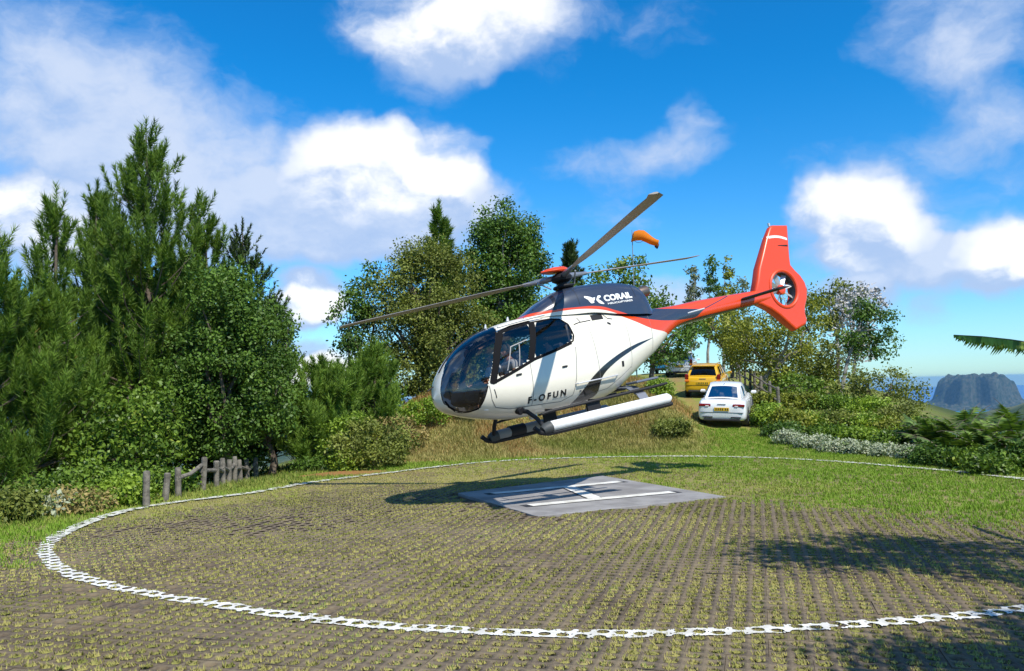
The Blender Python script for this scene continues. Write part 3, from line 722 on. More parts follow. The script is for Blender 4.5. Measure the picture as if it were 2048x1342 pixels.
def build_fuselage():
    nx, nt = 430, 180
    xs = np.concatenate([-.2+.35*np.linspace(0, 1, 70)**2, np.linspace(.15, 8.62, nx-69)[1:]])
    zb, zc, zt, wd = hsec(xs)
    th = np.linspace(0, 2*PI, nt, endpoint=False); ct, st = np.cos(th), np.sin(th)
    e = 2/HN; cy = np.sign(ct)*np.abs(ct)**e; sz = np.sign(st)*np.abs(st)**e
    Y = wd[:, None]*cy[None]; Z = zc[:, None]+np.where(sz[None] > 0, (zt-zc)[:, None], (zc-zb)[:, None])*sz[None]
    V = np.stack([np.broadcast_to(xs[:, None], Y.shape), Y, Z], -1).reshape(-1, 3); n = len(xs)
    i = np.arange(n-1)[:, None]*nt+np.arange(nt)[None]; j = np.arange(n-1)[:, None]*nt+(np.arange(nt)[None]+1) % nt
    F = np.stack([i, j, j+nt, i+nt], -1).reshape(-1, 4)[:, ::-1]
    C = V[F].mean(1); x, y, z = C.T; ay = np.abs(y)
    N = np.zeros_like(V); fn = np.cross(V[F[:, 1]]-V[F[:, 0]], V[F[:, 2]]-V[F[:, 0]])
    if (fn[:, 1]*C[:, 1]).sum() < 0: F = F[:, ::-1].copy(); fn = -fn
    for k in range(4): np.add.at(N, F[:, k], fn)
    N /= np.maximum(np.linalg.norm(N, axis=1, keepdims=True), 1e-9)
    # glazing
    fw = smooth_poly([(.78, 1.17), (.99, 1.70), (1.20, 2.00), (1.45, 2.08), (1.84, 2.12), (1.50, 1.40), (1.2, 1.31)], 1)
    rw = smooth_poly([(1.58, 1.43), (1.92, 2.10), (2.30, 2.12), (2.52, 2.08), (2.60, 1.93), (2.59, 1.71), (2.48, 1.60), (2.0, 1.48)], 1)
    side = ay > .32
    isfw = side & inpoly(x, z, fw); isrw = side & inpoly(x, z, rw)
    pil = np.interp(z, [.62, .74, .88, 1.13, 1.24, 1.71, 2.03, 2.2], [.22, .44, .50, .61, .67, .90, 1.13, 1.22])
    low = np.interp(x, [-.2, -.12, 0, .12, .27, .42, .6], [1.02, .97, .84, .765, .715, .735, .8])
    nose = np.interp(z, [.6, .95, 1.3, 1.5, 1.62, 1.75], [.20, .20, .20, .17, .10, .03])
    isws = (x < pil) & (z > low) & (ay > nose) & (z < 3)
    glass = isfw | isrw | isws
    # livery
    lo = np.interp(x, [1.7, 1.82, 2.84, 3.73, 4.32, 4.7, 5.30, 5.9], [2.27, 2.245, 2.25, 2.10, 1.81, 1.63, 1.40, 1.2])
    hi = np.interp(x, [1.7, 2.84, 3.73, 4.4, 4.93, 5.5, 6.1], [2.30, 2.29, 2.16, 1.88, 1.765, 1.70, 1.66])
    midx = np.zeros(len(F), int)
    midx[z > lo] = 1                         # red band
    midx[z > hi] = 2                         # navy above
    boom = x > 5.55
    midx[boom] = 1
    sweep = (x > 4.6) & (x < 6.9) & (z > np.interp(x, [4.6, 5.6, 6.35, 6.9], [1.8, 1.73, 1.72, 1.98])) & (z < np.interp(x, [4.6, 5.2, 6.0, 6.9], [2.1, 2.1, 1.97, 1.99])); midx[sweep] = 2
    stripe = (x > 6.6) & (x < 7.6) & (np.abs(z-np.interp(x, [6.6, 7.6], [1.83, 2.05])) < .025); midx[stripe] = 2
    under = (x > 5.30) & (z < np.interp(x, [5.3, 5.55, 6.2, 7.0, 8.2, 8.62], [1.42, 1.56, 1.74, 1.775, 1.80, 1.81])); midx[under] = 3
    swp = smooth_poly([(2.42, .50), (2.62, .71), (2.88, .92), (3.44, 1.17), (4.09, 1.33), (4.72, 1.41), (3.89, 1.21), (3.36, 1.03), (3.07, .86), (2.95, .56), (2.9, .47)], 1)
    midx[inpoly(x, z, swp)] = 3
    midx[(z < .43) & (x > 1.9) & (x < 3.6)] = 3
    root = HELI
    f = submesh(V, F, (~glass) & (x <= 5.55), 'fuselage', M_liv, root)
    submesh(V, F, boom, 'tail_boom', M_liv, root)
    g0 = G().lathe((8.60, 0, 1.9), (1, 0, 0), [(0, .13), (.02, .02)], 12).build('boom_end', M_red, root)
    submesh(V, F, (~glass) & (x < 3.05), 'cabin_lining', M_dark, root, push=-.022, N=N, flip=True)
    submesh(V, F, isws, 'windscreen', M_glass, root)
    for s in (-1, 1):
        submesh(V, F, isfw & (y*s > 0), 'front_door_window', M_glass, root)
        submesh(V, F, isrw & (y*s > 0), 'rear_door_window', M_glass, root)
    # door edges, seams: thin proud strips on the skin
    def strip(name, pts, wdt, m, s, off=.004, n=40):
        P = np.array(pts, float); d = np.r_[0, np.cumsum(np.hypot(*np.diff(P, axis=0).T))]; t = np.linspace(0, d[-1], n)
        X = np.interp(t, d, P[:, 0]); Z_ = np.interp(t, d, P[:, 1]); dx, dz = np.gradient(X), np.gradient(Z_); L = np.hypot(dx, dz); nx_, nz_ = -dz/L*wdt/2, dx/L*wdt/2
        Vv = []; Ff = []
        for q in range(n):
            for sg in (-1, 1):
                xx, zz = X[q]+sg*nx_[q], Z_[q]+sg*nz_[q]; Vv.append((xx, s*(float(hside(xx, zz))+off), zz))
            if q: Ff.append([2*q-2, 2*q-1, 2*q+1, 2*q])
        mobj(name, Vv, Ff, m, root)
    for s in (-1, 1):
        strip('door_post', [(1.53, 1.40), (1.70, 1.75), (1.885, 2.13)], .12, M_fb, s, .008)
        strip('window_frame', [(.68, 1.12), (.94, 1.70), (1.17, 2.03), (1.45, 2.10), (1.88, 2.135)], .07, M_fb, s, .007, 60)
        strip('window_frame', [(.70, 1.13), (.735, 1.22), (.945, 1.70), (1.165, 2.03)], .125, M_fb, s, .005, 50)
        strip('window_frame', [(1.88, 2.12), (2.30, 2.13), (2.50, 2.09), (2.60, 1.96), (2.605, 1.72), (2.55, 1.62), (2.44, 1.58)], .03, M_fb, s, .005, 60)
        strip('door_seam', [(.62, 1.10), (.64, .85), (.72, .70), (1.0, .62), (2.1, .55), (2.35, .62), (2.42, .9), (2.56, 1.5)], .012, M_seam, s, .003, 70)
        strip('door_seam', [(1.50, 1.40), (1.46, .9), (1.44, .60)], .010, M_seam, s, .003)
        strip('windscreen_seal', [(-.10, 1.0), (-.04, .885), (.08, .785), (.20, .735), (.30, .722), (.42, .74), (.49, .86), (.60, 1.11)], .022, M_fb, s, .004, 50)
        strip('window_sill', [(.70, 1.13), (1.2, 1.28), (1.6, 1.41), (2.1, 1.50), (2.5, 1.59)], .055, M_fb, s, .005)
        strip('sliding_window_frame', [(1.02, 1.30), (1.05, 1.36), (1.22, 1.72), (1.60, 1.80)], .018, M_frame, s, .006)
        strip('sliding_window_frame', [(1.27, 1.34), (1.40, 1.74)], .018, M_frame, s, .008)
        for (hx, hz_) in ((1.22, 1.19), (2.21, 1.17)):
            G().box((0, 0, 0), (.11, .025, .035), bev=.008).build('door_handle', M_black, root).location = (hx, s*(float(hside(hx, hz_))+.012), hz_)
        gr = G(); pts = [(2.40+.035*k, s*(float(hside(2.40+.035*k, .81))+(.05 if 0 < k < 30 else .0)), .81) for k in range(31)]
        gr.tube(pts, .013, 6).build('grab_rail', M_lt, root)
        # engine bay grille and latches
        vx = np.linspace(3.19, 3.50, 8); V_ = []; F_ = []
        for q, xx in enumerate(vx):
            for zz in (1.95, 2.07): V_.append((xx+.04*(zz-1.95)/.12, s*(float(hside(xx, zz))+.004), zz))
            if q: F_.append([2*q-2, 2*q-1, 2*q+1, 2*q])
        mobj('intake_grille', V_, F_, M_black, root)
        strip('latch', [(2.72, 1.93), (2.86, 1.955), (3.16, 1.965)], .02, M_black, s, .004, 10)
        strip('latch', [(2.90, 1.96), (2.88, 2.06)], .018, M_black, s, .004, 8)
        strip('latch', [(3.56, 2.05), (3.60, 1.95), (3.72, 1.92)], .022, M_black, s, .004, 10)
        strip('latch', [(3.53, 1.86), (3.60, 1.82)], .05, M_black, s, .004, 6)
        strip('fuel_cap', [(3.63, .95), (3.63, 1.06)], .06, M_black, s, .005, 6)
        strip('panel_seam', [(2.98, .58), (3.0, 1.2), (3.02, 1.9)], .008, M_seam, s, .003, 30)
        strip('panel_seam', [(3.92, .90), (3.96, 1.4), (4.0, 1.9)], .008, M_seam, s, .003, 30)
        strip('panel_seam', [(4.68, 1.12), (4.72, 1.5), (4.76, 1.9)], .008, M_seam, s, .003, 24)
        strip('panel_seam', [(2.5, .55), (3.2, .60), (3.9, .92)], .008, M_seam, s, .003, 30)
        strip('static_port', [(.70, 1.02), (.73, .86)], .015, M_black, s, .005, 6)
    # registration, on both flanks
    for s in (-1, 1):
        Vt, Ft = text_mesh('F-OFUN', .155, space=1.5, bold=.006); Lx = Vt[:, 0].max()
        X = Vt[:, 0]*(.84/Lx); X = (1.34+X) if s < 0 else (2.18-X); Zt = .645+Vt[:, 1]*1.0
        mobj('registration_letters', np.stack([X, s*(hside(X, Zt)+.006), Zt], 1), Ft, M_black, root, smooth=False)
    # centre post and roof rail of the windscreen
    zz = np.linspace(1.55, 2.2, 20); pt = []
    for q in np.linspace(.02, 1.15, 24): pt.append((q, 0, float(hsec(np.array(q))[2])+.004))
    G().tube(pt, .03, 6, flat=.5).build('windscreen_post', M_black, root)
    for s in (-1, 1): G().tube([(q, s*.47, 2.135+.10*(q-1.2)/1.0-.03*(q-1.5)**2) for q in np.linspace(1.15, 2.2, 12)], .02, 6).build('roof_rail', M_lt, root)
    G().tube([(1.15, 0, 2.19), (1.17, 0, 2.27)], [.03, .012], 6).build('antenna', M_lt, root)
    G().tube([(1.6, -.1, 2.25), (1.62, -.1, 2.33)], [.035, .015], 6).build('antenna', M_lt, root)
    G().tube([(-.17, -.05, 1.3), (-.30, -.05, 1.24)], .012, 6).build('pitot_tube', M_black, root)
build_fuselage()
def build_cowling():
    # engine cowling on the roof, closed loft
    S = np.array([(1.88, 2.24, 2.26, .26), (2.1, 2.20, 2.375, .36), (2.42, 2.18, 2.54, .44), (2.88, 2.14, 2.70, .49), (3.25, 2.12, 2.735, .50), (4.0, 2.0, 2.715, .47), (4.5, 1.94, 2.645, .42), (4.75, 1.92, 2.57, .38), (4.87, 1.9, 2.44, .34), (4.93, 1.9, 2.25, .30), (5.02, 1.9, 2.03, .24)])
    xs = np.linspace(1.88, 5.02, 90); zb, zt, wd = [pchip(S[:, 0], S[:, k], xs) for k in (1, 2, 3)]
    th = np.linspace(0, PI, 40); V = []; 
    e = 2/2.9
    for x, b, t, q in zip(xs, zb, zt, wd):
        for a in th:
            ca = math.cos(a); V.append((x, math.copysign(abs(ca)**e, ca)*q, b+(t-b)*abs(math.sin(a))**e))
    n = 40; i = np.arange(89)[:, None]*n+np.arange(n-1)[None]; F = np.stack([i, i+n, i+n+1, i+1], -1).reshape(-1, 4)
    V = np.array(V); C = V[F].mean(1)
    base = np.interp(C[:, 0], [1.88, 3.2, 5.02], [2.27, 2.24, 1.95])
    midx = np.where(C[:, 2] < np.interp(C[:, 0], [1.88, 2.84, 3.73], [2.28, 2.285, 2.18]), 1, 0)
    midx = np.where((C[:, 0] > 2.50) & (C[:, 0] < 2.60), 2, midx)
    cw = mobj('engine_cowling', V, F[:, ::-1], M_liv, HELI)
    S2 = lambda x, z: (lambda b, t, q: q*(1-np.clip(np.abs((z-b)/(t-b)), 0, .999)**2.9)**(1/2.9))(*[pchip(S[:, 0], S[:, k], x) for k in (1, 2, 3)])
    for s in (-1, 1):
        for xa in (3.05, 4.52):
            V_ = []; F_ = []
            for q, zz in enumerate(np.linspace(2.30, 2.66 if xa < 4 else 2.55, 14)):
                for dx in (-.004, .004): V_.append((xa+dx, s*(float(S2(np.array(xa+dx), np.array(zz)))+.003), zz))
                if q: F_.append([2*q-2, 2*q-1, 2*q+1, 2*q])
            mobj('panel_seam', V_, F_, M_black, cw)
    M_let = mat('letter_white', (.82, .82, .80), .5)
    for s in (-1, 1):
        for txt, size, x0, x1, z0, sh in (('CORAIL', .16, 3.66, 4.42, 2.30, .0), ('HELICOPTERES', .05, 3.72, 4.40, 2.225, 0)):
            Vt, Ft = text_mesh(txt, size, bold=.007 if size > .1 else .001); sc = (x1-x0)/Vt[:, 0].max()
            X = x0+Vt[:, 0]*sc if s < 0 else x1-Vt[:, 0]*sc; Zt = z0+Vt[:, 1]*(1.05 if size > .1 else 1)
            if size > .1:                      # heavier strokes
                pass
            mobj('company_letters', np.stack([X, s*(S2(X, Zt)+.007), Zt], 1), Ft, M_let, cw, smooth=False)
        # two-winged emblem: a pair of swept strokes left, two crossing strokes right
        for st in ([(3.20, 2.45), (3.27, 2.415), (3.36, 2.385), (3.40, 2.345)], [(3.27, 2.40), (3.33, 2.33), (3.40, 2.31)], [(3.60, 2.41), (3.52, 2.40), (3.47, 2.36)], [(3.47, 2.36), (3.53, 2.31), (3.63, 2.25)], [(3.36, 2.385), (3.42, 2.37), (3.45, 2.40)]):
            P = np.array(st); t = np.linspace(0, 1, 12); d = np.linspace(0, 1, len(P)); X = np.interp(t, d, P[:, 0]); Zc = np.interp(t, d, P[:, 1]); wv = .026*np.sin(PI*np.clip(t*.9+.08, 0, 1))+.006
            Vv = []; Ff = []
            for q in range(12):
                for sg in (-1, 1):
                    xx = X[q]+sg*wv[q]*.4; zz = Zc[q]+sg*wv[q]; xm = xx if s < 0 else 8.02-xx
                    Vv.append((xm, s*(float(S2(np.array(xm), np.array(zz)))+.007), zz))
                if q: Ff.append([2*q-2, 2*q-1, 2*q+1, 2*q])
            mobj('emblem_stroke', Vv, Ff, M_let, cw)
    ex = G().lathe((4.80, -.02, 2.40), (1, -.12, .10), [(0, .12), (.30, .125), (.34, .105), (.20, .09)], 16).build('exhaust_pipe', mat('exhaust_steel', (.20, .15, .12), .4, metal=.8), HELI)
    G().box((2.15, 0, 2.33), (.05, .5, .10)).build('intake_lip', M_black, HELI)
build_cowling()
def build_tail():
    ring = lambda c, r, n=48: [(c[0]+r*math.cos(2*PI*k/n), c[1]+r*math.sin(2*PI*k/n)) for k in range(n)]
    fc = (9.12, 1.98)
    out = [(8.20, 2.03), (8.36, 2.28), (8.50, 2.56), (8.74, 2.88), (9.0, 3.23), (9.23, 3.49), (9.34, 3.53), (9.84, 3.49), (9.82, 3.40), (9.70, 3.02), (9.60, 2.70), (9.56, 2.52), (9.66, 2.38), (9.80, 2.24), (9.90, 2.06), (9.92, 1.88), (9.84, 1.66), (9.70, 1.46), (9.66, 1.30), (9.68, 1.16), (9.60, 1.06), (9.22, .97), (9.0, 1.17), (8.78, 1.38), (8.55, 1.56), (8.30, 1.70), (8.20, 1.74)]
    fin = outline_solid('fin', out, [ring(fc, .41)], .13, .06, [M_red, M_white, M_black], HELI)
    me = fin.data
    # taper the fin: thin at the tip and trailing edge, thick round the duct
    for v in me.vertices:
        x, y, z = v.co; d = math.hypot(x-fc[0], z-fc[1])
        k = 1.0 if d < .62 else max(.28, 1.0-.55*(d-.62))
        v.co.y = y*k
    bm = bmesh.new(); bm.from_mesh(me)
    for a in range(3): bmesh.ops.bisect_plane(bm, geom=bm.verts[:]+bm.edges[:]+bm.faces[:], plane_co=(0, 0, (3.12, 3.165, 2.9)[a]), plane_no=(.16, 0, 1))
    bm.normal_update()
    for f in bm.faces:
        c = f.calc_center_median(); q = c.z+.16*(c.x-0)
        f.smooth = True
    for e in bm.edges:
        if len(e.link_faces) == 2 and e.calc_face_angle(0) > .7: e.smooth = False
    bm.to_mesh(me); bm.free()
    # band as its own thin strip round the fin
    for s in (-1, 1):
        V = []; F = []
        for k in range(13):
            t = k/12; x = 9.02+t*.70; z = 3.24-.05*t-.06*t*t+.06*math.sin(t*PI)*.6; d = math.hypot(x-fc[0], z-fc[1]); yy = .13*max(.28, 1-.55*(d-.62))+.004
            if k in (0, 12): yy -= .02
            V += [(x, s*yy, z-.03), (x, s*yy, z+.03)]
            if k: F.append([2*k-2, 2*k-1, 2*k+1, 2*k])
        mobj('fin_band', V, F, M_white, fin)
        for (xa, xb, z0) in ((9.30, 9.62, 3.02), (9.05, 9.50, 2.83)):
            mobj('fin_mark', [(xa, s*.10, z0), (xb, s*.10, z0-.05), (xb, s*.10, z0-.01), (xa, s*.10, z0+.012)], [[0, 1, 2, 3]], M_black, fin)
    # duct lips
    g = G(); n = 40
    for s in (-1, 1):
        pts = [(fc[0]+.44*math.cos(2*PI*k/n), s*.115, fc[1]+.44*math.sin(2*PI*k/n)) for k in range(n+1)]; g.tube(pts, .045, 8, cap=False)
    g.build('duct_lip', M_red, fin)
    g = G().lathe((fc[0], -.10, fc[1]), (0, 1, 0), [(0, .405), (.20, .405)], 40); g.F = g.F[:-2]; g.M = g.M[:-2]; g.build('duct_wall', M_dark, fin)
    G().lathe((fc[0], -.09, fc[1]), (0, 1, 0), [(0, .05), (.02, .11), (.10, .125), (.17, .10), (.18, .03)], 18).build('fan_hub', M_red, HELI)
    for k in range(8):
        a = 2*PI*k/8+.2; d = Vector((math.cos(a), 0, math.sin(a))); t = Vector((-math.sin(a), 0, math.cos(a))); g = G(); V = []
        for r_, wv in ((.11, .035), (.25, .042), (.395, .045)):
            for sg in (-1, 1):
                p = Vector((fc[0], -.01, fc[1]))+d*r_+t*sg*wv+Vector((0, sg*.03, 0)); V += [p+Vector((0, -.006, 0)), p+Vector((0, .006, 0))]
        F = []
        for L in (0, 4): F += [[L, L+2, L+6, L+4], [L+1, L+5, L+7, L+3], [L, L+4, L+5, L+1], [L+2, L+3, L+7, L+6]]
        g.add(V, F).build('fan_blade', M_lt, HELI, smooth=False)
    for a in (.5, 2.6, 4.7):
        d = Vector((math.cos(a), 0, math.sin(a))); c = Vector((fc[0], .05, fc[1])); G().tube([c+d*.10, c+d*.40], .018, 6).build('fan_strut', M_grey, HELI)
    # stabiliser
    V = []; F = []
    prof = [(0, 0), (.06, .024), (.18, .03), (.34, .012), (.42, 0), (.34, -.008), (.18, -.026), (.06, -.022)]
    for k, yy in enumerate((-1.30, -1.27, -.6, 0, .6, 1.27, 1.30)):
        sc = .75 if abs(yy) > 1.28 else (1.0 if abs(yy) > .5 else 1.15)
        for px, pz in prof: V.append((7.62+px*sc+.0*abs(yy), yy, 1.90+pz*sc*1.2))
        if k: F += [[(k-1)*8+q, (k-1)*8+(q+1) % 8, k*8+(q+1) % 8, k*8+q] for q in range(8)]
    F += [list(range(8)), [48+q for q in range(8)][::-1]]
    G().add(V, F).build('stabiliser', M_black, HELI)
    G().tube([(9.28, 0, 3.52), (9.28, 0, 3.60)], .03, 8).build('beacon', M_lt, HELI)
    G().tube([(9.66, 0, 1.06), (9.75, 0, .86)], .016, 6).build('tail_bumper', M_black, HELI)
    G().tube([(5.95, -.215, 1.80), (6.45, -.215, 1.835)], .018, 6).build('boom_antenna', M_lt, HELI)
build_tail()
def build_rotor():
    hub = Vector((3.1, 0, 2.98)); tips = [Vector((-.428, 3.541, 3.106)), Vector((1.794, -4.821, 3.219)), Vector((7.925, 1.286, 3.243))]
    G().lathe((3.1, 0, 2.60), (0, 0, 1), [(0, .15), (.12, .11), (.2, .085), (.40, .08)], 16).build('rotor_mast', M_black, HELI)
    rh = G().lathe((3.1, 0, 2.86), (0, 0, 1), [(0, .13), (.04, .20), (.10, .22), (.16, .18), (.20, .10)], 18).build('rotor_head', M_black, HELI)
    G().lathe((3.1, 0, 2.74), (0, 0, 1), [(0, .20), (.03, .22), (.06, .20)], 18).build('swash_plate', M_black, HELI)
    # red fairing over the head, long and flat
    V = []; F = []; n = 14
    for k, (dx, hw, hh) in enumerate(((-.44, .03, .02), (-.34, .12, .05), (-.15, .19, .085), (.05, .19, .09), (.18, .10, .05), (.22, .02, .01))):
        for q in range(n):
            a = 2*PI*q/n; V.append((3.08+dx, hw*math.cos(a), 3.10-.10*dx*.3+hh*max(math.sin(a), -.3)))
        if k: F += [[(k-1)*n+q, (k-1)*n+(q+1) % n, k*n+(q+1) % n, k*n+q] for q in range(n)]
    F += [list(range(n))[::-1], [5*n+q for q in range(n)]]
    G().add(V, F).build('rotor_cap', M_red, HELI)
    for i, tp in enumerate(tips):
        d = (tp-hub).normalized(); up = Vector((0, 0, 1)); t = up.cross(d).normalized(); up = d.cross(t)
        gr = G().tube([hub+d*.15, hub+d*.35, hub+d*.62, hub+d*.80], [.055, .06, .045, .04], 10).build('blade_grip', M_grey, HELI)
        G().tube([hub+d*.5+t*.14+up*-.02, hub+d*.22+t*.16+Vector((0, 0, -.22))], .018, 6).build('pitch_link', M_grey, HELI)
        prof = [(-.25, .000), (-.19, .017), (-.05, .022), (.10, .012), (.245, .002), (.245, -.002), (.10, -.008), (-.05, -.014), (-.19, -.014)]
        V = []; F = []; st = [(.62, .28), (.85, .42), (1.2, .78), (1.6, 1.0), (2.5, 1.0), (3.5, 1.0), (4.55, 1.0), (4.82, .92), (5.0, .55)]
        for k, (r_, c_) in enumerate(st):
            tw = math.radians(9-7*r_/5); ct, sn = math.cos(tw), math.sin(tw)
            for (pc, pz) in prof:
                a_, b_ = pc*c_*.62, pz*(.6+.4*c_)
                V.append(hub+d*r_+t*(-(a_*ct-b_*sn)-(.10 if r_ > 4.9 else 0))+up*(a_*-sn*-1*-1+b_*ct))
            if k: F += [[(k-1)*9+q, (k-1)*9+(q+1) % 9, k*9+(q+1) % 9, k*9+q] for q in range(9)]
        F += [list(range(9)), [(len(st)-1)*9+q for q in range(9)][::-1]]
        G().add(V, F).build('rotor_blade', M_blade, HELI)
build_rotor()
def build_gear():
    for s in (-1, 1):
        yy = s*1.03
        sk = G().tube([(1.12, yy, .20), (1.22, yy, .10), (1.38, yy, .05), (1.7, yy, .045), (4.2, yy, .045), (4.28, yy, .05)], .045, 10).build('skid', M_black, HELI)
        pts = [(1.42, yy, .155), (1.48, yy, .16), (2.4, yy, .165), (3.3, yy, .165), (4.20, yy, .165), (4.27, yy, .16)]
        G().tube(pts, [.07, .105, .112, .112, .108, .06], 14, flat=.92).build('float_bag', M_float if s < 0 else mat('float_cover_shade_tone', (.22, .23, .23), .6, bump=.25, bscale=14), sk)  # far bag: same cover, with the shade under the fuselage put into its colour
        G().tube([(1.28, yy, .12), (1.34, yy, .14), (1.46, yy, .155)], [.075, .10, .112], 12).build('float_end_cover', M_rubber, sk)
        if s > 0:
            G().tube([(1.75, yy, .168), (2.1, yy, .168)], .118, 14).build('float_strap', M_black, sk)
        # front cross tube, bowed
        G().tube([(1.25, s*.38, .56), (1.30, s*.62, .50), (1.34, s*.84, .34), (1.36, s*.98, .16), (1.36, s*1.03, .06)], [.045, .042, .04, .038, .038], 10).build('front_strut', M_black, HELI)
        G().lathe((1.22, s*.50, .555), (0, s, -.35), [(-.05, .09), (.02, .085), (.06, .06)], 12).build('strut_boot', M_black, HELI)
        # rear strut, a flat blade
        V = []; F = []
        for k, (yq, zq, wq) in enumerate(((.30, .56, .26), (.62, .52, .25), (.88, .36, .22), (1.03, .12, .20))):
            for dx, dz in ((-wq/2, .012), (wq/2, .012), (wq/2, -.012), (-wq/2, -.012)): V.append((3.72+dx, s*yq, zq+dz))
            if k: F += [[(k-1)*4+q, (k-1)*4+(q+1) % 4, k*4+(q+1) % 4, k*4+q] for q in range(4)]
        F += [[0, 1, 2, 3], [12, 13, 14, 15]]
        G().add(V, F).build('rear_strut', mat('strut_grey', (.16, .17, .20), .4, metal=.3), HELI, smooth=False)
        # long boarding step, a dark plank along the flank
        G().tube([(1.38, s*.84, .40), (1.6, s*.86, .425), (4.3, s*.86, .445), (4.42, s*.86, .45)], [.02, .036, .036, .03], 8, flat=.8).build('boarding_step', M_black, HELI)
        for xx in (1.75, 2.75, 3.55): G().tube([(xx, s*.50, .46), (xx, s*.86, .43)], .02, 6).build('step_bracket', M_black, HELI)
        G().box((2.62, s*.80, .27), (.30, .05, .30), bev=.012).build('float_bottle_box', M_black, HELI)
        G().box((4.02, s*.62, .60), (.55, .36, .05), bev=.015).build('cargo_plate', mat('strut_grey', (.16, .17, .20)), HELI)
    G().tube([(3.72, -.4, .54), (3.72, .4, .54)], .05, 10).build('rear_cross_tube', M_black, HELI)
    G().tube([(1.25, -.4, .53), (1.25, .4, .53)], .045, 10).build('front_cross_tube', M_black, HELI)
    G().lathe((1.7, -.1, .42), (0, 0, -1), [(0, .09), (.05, .085), (.09, .05)], 14).build('landing_lamp', M_lt, HELI)
build_gear()
def build_cabin():
    G().box((1.68, 0, .66), (1.6, 1.0, .04), bev=.01).build('cabin_floor', M_dark, HELI)
    V = []; F = []
    G().box((.42, .0, 1.0), (.26, .62, .30), bev=.05, R=Matrix.Rotation(.35, 3, 'Y')).build('instrument_panel', M_dark, HELI)
    fab = mat('seat_fabric', (.05, .05, .058), .9)
    for (sx, sy) in ((1.15, -.33), (1.15, .33), (2.05, -.46), (2.05, 0), (2.05, .46)):
        g = G(); g.box((sx, sy, .84), (.46, .42, .12), bev=.04); g.box((sx+.25, sy, 1.18), (.12, .42, .62), bev=.04, R=Matrix.Rotation(.14, 3, 'Y')); g.box((sx+.31, sy, 1.56), (.09, .25, .16), bev=.03)
        g.box((sx, sy, .70), (.34, .30, .16)); g.build('seat', fab, HELI)
    G().box((2.52, 0, 1.3), (.04, 1.30, 1.3)).build('rear_bulkhead', M_dark, HELI)
build_cabin()
# people sit in the cabin: things of their own, posed in the helicopter's frame
def skin_obj(name, pts, edges, rad, m, parent, sub=2):
    me = bpy.data.meshes.new(name); me.from_pydata(pts, edges, []); o = bpy.data.objects.new(name, me); link(o, parent); me.materials.append(m)
    md = o.modifiers.new('skin', 'SKIN'); md.use_smooth_shade = True
    for i, r_ in enumerate(rad):
        sv = me.skin_vertices[0].data[i]; sv.radius = (r_, r_) if not hasattr(r_, '__len__') else r_
    me.skin_vertices[0].data[0].use_root = True
    s = o.modifiers.new('sub', 'SUBSURF'); s.levels = sub; s.render_levels = sub
    return o
def ellipsoid(g, c, r, n=12, m=0, cut=-1.0):
    V = []; F = []; k = 8
    for i in range(k+1):
        a = -PI/2+PI*i/k; z = max(math.sin(a), cut)
        for j in range(n): V.append((c[0]+r[0]*math.cos(a)*math.cos(2*PI*j/n), c[1]+r[1]*math.cos(a)*math.sin(2*PI*j/n), c[2]+r[2]*z))
    for i in range(k):
        for j in range(n): F.append([i*n+j, i*n+(j+1) % n, (i+1)*n+(j+1) % n, (i+1)*n+j])
    g.add(V, F, m)
